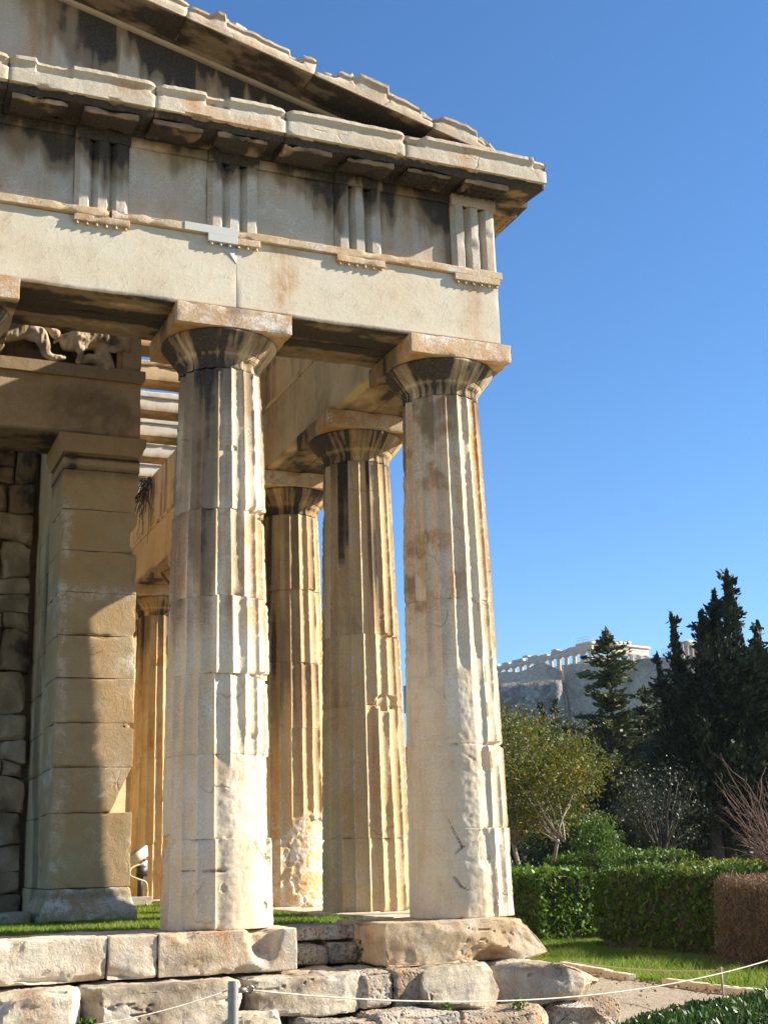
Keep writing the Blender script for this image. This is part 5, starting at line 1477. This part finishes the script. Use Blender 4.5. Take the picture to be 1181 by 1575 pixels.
# citadel wall
def wall_line(pts, label, seed, thick=4.0, depth=16):
    """pts: (u, v_top, distance) along the wall; built as a battered masonry wall with an uneven top"""
    P = np.array([at(*p) for p in pts]); gs = []
    s = np.concatenate([[0], np.cumsum(np.linalg.norm(np.diff(P[:, :2], axis=0), axis=1))]); n = int(s[-1] / .8)
    ss = np.linspace(0, s[-1], n); Q = np.stack([np.interp(ss, s, P[:, i]) for i in range(3)], 1)
    Q[:, 2] += 0.18 * np.round(2 * fbm(np.stack([ss, 0 * ss, 0 * ss], 1), .22, 3, seed))
    out = CAM[None, :2] - Q[:, :2]; out /= np.linalg.norm(out, axis=1)[:, None]
    rows = []
    m = 14
    for j in range(m + 1):
        f = j / m; p = Q.copy(); p[:, 2] = Q[:, 2] - depth * (1 - f); p[:, :2] += out * (1 - f) * 1.6
        p[:, :2] += out * (.35 * fbm(p, .35, 3, seed + 1))[:, None]
        rows.append(p)
    b = Q.copy(); b[:, :2] -= out * thick; rows.append(b); b2 = b.copy(); b2[:, 2] -= depth; rows.append(b2)
    V = np.concatenate(rows); I = np.arange(len(V)).reshape(len(rows), n)
    F = np.stack([I[:-1, :-1].ravel(), I[:-1, 1:].ravel(), I[1:, 1:].ravel(), I[1:, :-1].ravel()], 1)
    e0 = I[:, 0]; e1 = I[:, -1]
    return (V, [F])
root = place('citadel_wall', at(868, 1050, 440), 'long grey masonry wall along the top of the far rock', 'wall')
LOC[root.name] = np.array(root.location)
mk('wall_section', wall_line([(620, 1054, 452), (700, 1043, 450), (768, 1034, 448), (798, 1033, 446), (815, 1026, 445), (832, 1017, 444), (846, 1024, 443), (862, 1031, 442)], '', 1120, 4, 9), M['wall'], root)
mk('wall_section', wall_line([(866, 1023, 440), (905, 1020, 438), (940, 1022, 436), (985, 1013, 434), (1060, 1009, 430), (1181, 1003, 424), (1260, 1000, 420)], '', 1121, 4, 20), M['wall'], root)

# the large ruined temple on the citadel
def far_temple():
    c0 = at(906, 985, 480); top = c0[2]
    cx, cy = c0[0], c0[1]
    zb = top - 14.2
    root = place('ruined_temple', (float(cx), float(cy), float(zb)), 'pale ruined temple with an open colonnade on the far citadel', 'temple')
    ph = R(-12)                                           # turned a little against the near temple
    ux = np.array([math.cos(ph), -math.sin(ph)]); uy = np.array([math.sin(ph), math.cos(ph)])
    def T(g):
        V = g[0]; W_ = np.stack([cx + V[:, 0] * ux[0] + V[:, 1] * uy[0], cy + V[:, 0] * ux[1] + V[:, 1] * uy[1], zb + V[:, 2]], 1)
        return W_, g[1]
    def col(x, y):
        a = lathe([(.0, 0.), (.95, 0), (.93, 3), (.86, 6), (.75, 9.6), (.78, 9.7), (1.0, 10.0), (1.05, 10.1), (0, 10.1)], x, y, 14)
        return merge(a, box(x - 1.02, x + 1.02, y - 1.02, y + 1.02, 10.1, 10.45))
    rg = random.Random(3)
    for k in range(17): mk('column', T(col(1, 1 + 4.29 * k)), M['far_marble'], root, True, flat_angle=40)
    for k in range(1, 8): mk('column', T(col(1 + 4.2 * k, 1)), M['far_marble'], root, True, flat_angle=40)
    for k in range(5): mk('column', T(col(29.4, 1 + 4.29 * (k + 1))), M['far_marble'], root, True, flat_angle=40)
    mk('stylobate', T(box(-1, 32, -1, 71, -1.6, 0)), M['far_marble'], root, False)
    mk('architrave', T(merge(box(.1, 1.9, .1, 70, 10.45, 11.8), box(1.9, 30.3, .1, 1.9, 10.45, 11.8))), M['far_marble'], root, False)
    gs = [box(.05, 1.95, .05, 12, 11.8, 13.15), box(1.95, 30.4, .05, 1.95, 11.8, 13.15), box(-.5, 2.3, -.5, 7, 13.15, 13.8), box(2.3, 31, -.5, 2.3, 13.15, 13.8)]
    y = 12.3
    while y < 70:
        L = rg.uniform(1.2, 3.4)
        if rg.random() < .82: gs.append(box(.1, 1.9, y, y + L - .15, 11.8, 12.9 + rg.uniform(-.25, .2)))
        if rg.random() < .35: gs.append(box(-.3, 2.0, y, y + L * .7, 13.05, 13.7))
        y += L
    x = 0
    for q in gs: mk('frieze_block', T(q), M['far_marble'], root, False)
    gs = []
    for i in range(9):
        x = 1.0 + i * 2.2; h = .4 + .5 * i * .35 * (1 if i < 4 else .55) + rg.uniform(-.2, .2)
        gs.append(box(x, x + 2.1, -.4, 1.6, 13.8, 13.8 + max(h, .3)))
    mk('pediment', T(merge(*gs)), M['far_marble'], root, False)
    mk('inner_wall', T(merge(box(6, 7.2, 8, 26, 0, 8.5), box(6, 24, 7, 8, 0, 7.5), box(6, 7.2, 30, 62, 0, 6.), *[lathe([(.8, 0), (.7, 8.8), (.9, 9.4), (.9, 9.6)], 7.5 + 3.6 * i, 5.2, 12) for i in range(6)])), M['orange'], root, False)
    # scaffolding on the pediment
    sc_ = place('scaffolding', T((np.array([[4., 0, 14]]), []))[0][0], 'thin grey scaffolding on the roof of the ruined temple', 'scaffold', 'scaffolding on the citadel')
    gs = []
    for i in range(6):
        for j in (0, 1):
            p = np.array([[-2 + 2.2 * i, 1 + 3 * j, 13.6], [-2 + 2.2 * i, 1 + 3 * j, 15.6 + .4 * (i % 2)]]); gs.append(tube(T((p, []))[0], .05, 4))
    for z in (14.6, 15.5):
        for j in (0, 1):
            p = np.array([[-2.6, 1 + 3 * j, z], [9.6, 1 + 3 * j, z + .1]]); gs.append(tube(T((p, []))[0], .05, 4))
    mk('tubes', merge(*gs), M['scaffold'], sc_, False)
far_temple()

def gate_ruin():
    a = at(1052, 1008, 415)
    root = place('gate_building', a, 'pale roofed gate building on the citadel behind the cypress', 'building')
    def L(g): return g[0] * np.array([1, 1, 1]) + a, g[1]
    mk('wall', L(merge(box(-1, 5, 0, 5, -4, 3.2), box(-1.3, 5.3, -.5, 5, 3.2, 3.8))), M['far_marble'], root, False)
    V = np.array([(-1.4, -.6, 3.8), (5.4, -.6, 3.8), (2.0, -.6, 5.0), (-1.4, 5, 3.8), (5.4, 5, 3.8), (2.0, 5, 5.0)]) + a
    mk('gable', (V, [np.array([(0, 1, 2), (3, 5, 4)]), np.array([(0, 2, 5, 3), (1, 4, 5, 2), (0, 3, 4, 1)])]), M['far_marble'], root, False)
    for k in range(4): mk('column', L(lathe([(.38, -1.0), (.30, 2.8), (.42, 3.0), (.42, 3.2)], -.7 + 1.8 * k, -.3, 12)), M['far_marble'], root, True)
    b = at(1140, 1040, 405)
    r2 = place('small_temple', b, 'small sunlit columned shrine on the bastion at the right', 'temple')
    def L2(g): return g[0] + b, g[1]
    mk('base', L2(box(-4, 5, -3, 8, -7, 0)), M['far_marble'], r2, False)
    mk('cella', L2(box(-2.5, 3.5, 1, 6, 0, 6.5)), M['orange'], r2, False)
    for k in range(4): mk('column', L2(lathe([(.42, 0), (.34, 6.2), (.5, 6.5)], -2.6 + 2.1 * k, -1.2, 12)), M['far_marble'], r2, True)
    mk('entablature', L2(merge(box(-3.2, 4.4, -1.8, 7, 6.5, 7.8), box(-3.6, 4.8, -2.2, 7.4, 7.8, 8.5))), M['far_marble'], r2, False)
    c = at(1181, 1000, 398)
    r3 = place('bastion_tower', c, 'square grey masonry tower cut by the right edge of the citadel', 'tower')
    def L3(g): return g[0] + c, g[1]
    mk('tower_body', L3(stone(-3.2, 8, -2, 9, -26, 0, 1.2, .3, .3, .3, 1130, .5, .8, .4)), M['wall'], r3, True)
    d = at(1018, 1008, 425)
    r4 = place('scaffolding', d, 'thin grey scaffolding standing on the wall between the firs and the cypress', 'scaffold', 'scaffolding on the citadel')
    gs = [tube(np.array([d + np.array([1.4 * i, 0, -1]), d + np.array([1.4 * i, 0, 2.2])]), .05, 4) for i in range(6)] + [tube(np.array([d + np.array([-.4, 0, z]), d + np.array([7.4, 0, z])]), .05, 4) for z in (.6, 1.5, 2.1)]
    mk('tubes', merge(*gs), M['scaffold'], r4, False)
gate_ruin()

# ================================================================== SMALL THINGS
# floodlight behind the anta
p = np.array([-.72, 9.0, 0.0])
def flood():
    q = at(216, 1362, 21.6); q[2] = -.05
    root = place('floodlight', q, 'small white floodlight on a stone cube in the grass by the wall end', 'floodlight')
    x, y, z = q
    mk('plinth', stone(x - .17, x + .15, y - .15, y + .15, z - .02, z + .16, .04, .01, .004, 5, 1140, .02), M['concrete'], root, True)
    mk('post', merge(tube(np.array([[x, y, z + .14], [x, y, z + .52]]), .045, 10), box(x - .06, x + .1, y - .06, y + .06, z + .46, z + .62)), M['black_metal'], root, False)
    # housing tipped back, open side up to the left
    V = np.array([(-.22, -.15, -.02), (.16, -.15, -.02), (.16, .15, -.02), (-.22, .15, -.02), (-.12, -.1, -.17), (.10, -.1, -.17), (.10, .1, -.17), (-.12, .1, -.17)])
    a = R(-32); rot = np.array([[math.cos(a), 0, -math.sin(a)], [0, 1, 0], [math.sin(a), 0, math.cos(a)]])
    V = V @ np.array([[math.cos(R(32)), 0, math.sin(R(32))], [0, 1, 0], [-math.sin(R(32)), 0, math.cos(R(32))]]) + np.array([x - .08, y, z + .86])
    hs = mk('housing', (V, [np.array([(0, 1, 2, 3), (4, 7, 6, 5), (0, 4, 5, 1), (1, 5, 6, 2), (2, 6, 7, 3), (3, 7, 4, 0)])]), M['lamp_white'], root, False)
    G = V[:4].copy(); n = np.cross(G[1] - G[0], G[3] - G[0]); n /= np.linalg.norm(n); cen = G.mean(0); G = cen + (G - cen) * .86
    G2 = np.concatenate([G + n * .004, G + n * .012]); mk('lamp_glass', (G2, [np.array([(4, 5, 6, 7), (3, 2, 1, 0), (0, 1, 5, 4), (1, 2, 6, 5), (2, 3, 7, 6), (3, 0, 4, 7)])]), M['glass'], hs, False)
    mk('bracket', merge(box(x - .02, x + .10, y - .03, y + .03, z + .6, z + .70)), M['lamp_white'], root, False)
    mk('gland', tube(np.array([[x + .02, y - .06, z + .70], [x + .06, y - .07, z + .74]]), .035, 10), M['red'], root, False)
    c = np.array([[x + .02, y - .05, z + .66], [x - .18, y - .1, z + .60], [x - .2, y - .12, z + .48], [x - .05, y - .12, z + .42], [x + .08, y - .1, z + .38], [x + .10, y - .1, z + .2], [x + .06, y - .14, z + .05], [x + .12, y - .2, z + .0]])
    s = np.linspace(0, 7, 40); c = np.stack([np.interp(s, np.arange(8), c[:, i]) for i in range(3)], 1)
    for _ in range(3): c[1:-1] = (c[:-2] + 2 * c[1:-1] + c[2:]) / 4
    mk('cable', tube(c, .014, 6), M['cable'], root, True)
flood()

# metal post with the visitors' rope
pp = np.array([-3.906, -5.6, 0.0])
root = place('barrier_post', (pp[0], pp[1], GZ), 'grey galvanised steel post at the bottom holding the rope', 'post')
mk('tube', lathe([(0, GZ), (.11, GZ), (.11, GZ + .012), (.028, GZ + .014), (.0255, GZ + .03), (.0255, .0), (.024, .008), (.0, .010)], pp[0], pp[1], 24), M['steel'], root, True, flat_angle=30)
mk('eyelet', merge(tube(np.array([[pp[0] + .02, pp[1], -.035], [pp[0] + .06, pp[1] - .01, -.032]]), .012, 8), tube(np.array([pp + np.array([.075 + .02 * math.cos(a), -.01, -.032 + .016 * math.sin(a)]) for a in np.linspace(0, 6.28, 14)]), .006, 6)), M['steel'], root, True)
def rope(a, b, sag, r=.007, n=40):
    s = np.linspace(0, 1, n)[:, None]; P = np.array(a) * (1 - s) + np.array(b) * s; P[:, 2] -= sag * 4 * s[:, 0] * (1 - s[:, 0])
    return tube(P, r, 6)
def hitp(u, v, D): return at(u, v, D)
A0 = pp + np.array([.06, -.01, -.032])
Bp = at(1215, 1466, 10.2)
tag(mk('rope', rope(A0, Bp, .16, .0045), M['rope'], None, True, loc=A0), 'pale rope sagging from the steel post across the stones to the right edge', 'rope', 'barrier ropes')
Cl = at(-60, 1592, 5.9)
tag(mk('rope', rope(pp + np.array([-.03, 0, -.032]), Cl, .05, .003), M['rope'], None, True, loc=tuple(pp)), 'thin rope running from the steel post to the bottom left corner', 'rope', 'barrier ropes')
r0 = at(868, 1477, 18.6); r1 = at(1108, 1492, 15.4)
tag(mk('rope', rope(r0, r1, .05, .006), M['rope'], None, True, loc=tuple(r0)), 'thin far rope beside the path in front of the hedges', 'rope', 'barrier ropes')
pr_ = np.array([r1[0], r1[1], GZ - .1])
root = place('rope_stake', tuple(pr_), 'short thin wooden stake holding the far rope in front of the brown hedge', 'post')
mk('rod', tube(np.array([pr_, r1 + np.array([0, 0, .03])]), .014, 8), M['bark_pale'], root, True)
bp2 = np.array([Bp[0], Bp[1], GZ])

# weeds in the joints
def weed(loc, n, r, size, seed, label, mat='weed', h=None):
    rg = np.random.default_rng(seed); loc = np.array(loc, float)
    d = rg.normal(size=(n, 3)); d /= np.linalg.norm(d, axis=1)[:, None]
    C = loc + d * (rg.random(n) ** .5)[:, None] * np.array([r, r * .6, h or r * .7]) + np.array([0, 0, (h or r * .7) * .7])
    root = place('weed', loc, label, 'plant', 'weeds growing in the stone joints')
    gs = [tube(np.array([loc, C[i]]), np.array([.004, .002]), 5) for i in range(0, n, max(1, n // 12))]
    mk('stems', merge(*gs), M['weed'], root, True)
    mk('foliage', leaves(C, size, seed + 1, .7, .2, .6), M[mat], root, False)
weed((-3.735, -1.05, -.66), 90, .085, .045, 1150, 'bright green weed between two step stones at the lower left')
weed((-1.02, -.05, -.375), 160, .10, .04, 1151, 'dark ivy tuft against the left side of the corner block', 'laurel', .16)
weed((-1.75, .02, -.38), 120, .16, .035, 1152, 'dark green weed under the recessed blocks', 'laurel', .08)
weed((-2.05, -1.5, -1.0), 70, .08, .04, 1153, 'small green weed right of the steel post')
weed((-.72, -1.12, -.70), 40, .05, .035, 1154, 'tiny weed on the low rough step')
weed((-.02, -1.12, -.74), 60, .09, .035, 1155, 'small weed under the rounded boulder')
b = at(234, 742, 24.0)
def dry():
    root = place('wall_plant', (-.5, 11.9, 7.1), 'dry twiggy plant hanging from the inner wall head', 'plant')
    rg = np.random.default_rng(1160); gs = []
    for k in range(70):
        p0 = np.array([-.52, 11.9 + rg.normal() * .25, 7.55 + rg.normal() * .08]); e = p0 + np.array([-abs(rg.normal()) * .3, rg.normal() * .3, -abs(rg.normal()) * .55])
        gs.append(limb(p0, e, .008, .003, 1161 + k, .3, 5)[0])
    mk('twigs', merge(*gs), M['bark'], root, True)
dry()

# ------------------------------------------------------------------ air between here and the citadel
hz = box(-160, 560, -60, 780, -34, 96)
hm = bpy.data.materials.new('air_haze'); hm.use_nodes = True
for q in list(hm.node_tree.nodes):
    if q.type != 'OUTPUT_MATERIAL': hm.node_tree.nodes.remove(q)
pv = hm.node_tree.nodes.new('ShaderNodeVolumePrincipled'); pv.inputs['Color'].default_value = (.72, .82, 1.0, 1); pv.inputs['Density'].default_value = .00012; pv.inputs['Anisotropy'].default_value = .2
hm.node_tree.links.new(pv.outputs[0], [q for q in hm.node_tree.nodes if q.type == 'OUTPUT_MATERIAL'][0].inputs['Volume'])
tag(mk('haze', hz, hm, None, False), kind='stuff', label='thin bluish air between the garden and the citadel', cat='haze')

# fallen leaves on the path and at the foot of the steps
rg = np.random.default_rng(1200); n = 900
P = np.stack([rg.uniform(1.6, 5.0, n), rg.uniform(-3.5, 9, n), np.zeros(n)], 1)
k2 = rg.random(n) < .5; P[k2, 0] = 4.3 + rg.normal(size=k2.sum()) * .18
P[:, 2] = GZ + .075
d = rg.normal(size=(n, 3)); d[:, 2] *= .15
gl = leaves(P, .05, 1201, .6, 0, .8, d * 3)
tag(mk('fallen_leaves', gl, M['brown_twig'], None, False), kind='stuff', label='dry brown leaves scattered on the gravel path', cat='leaves')
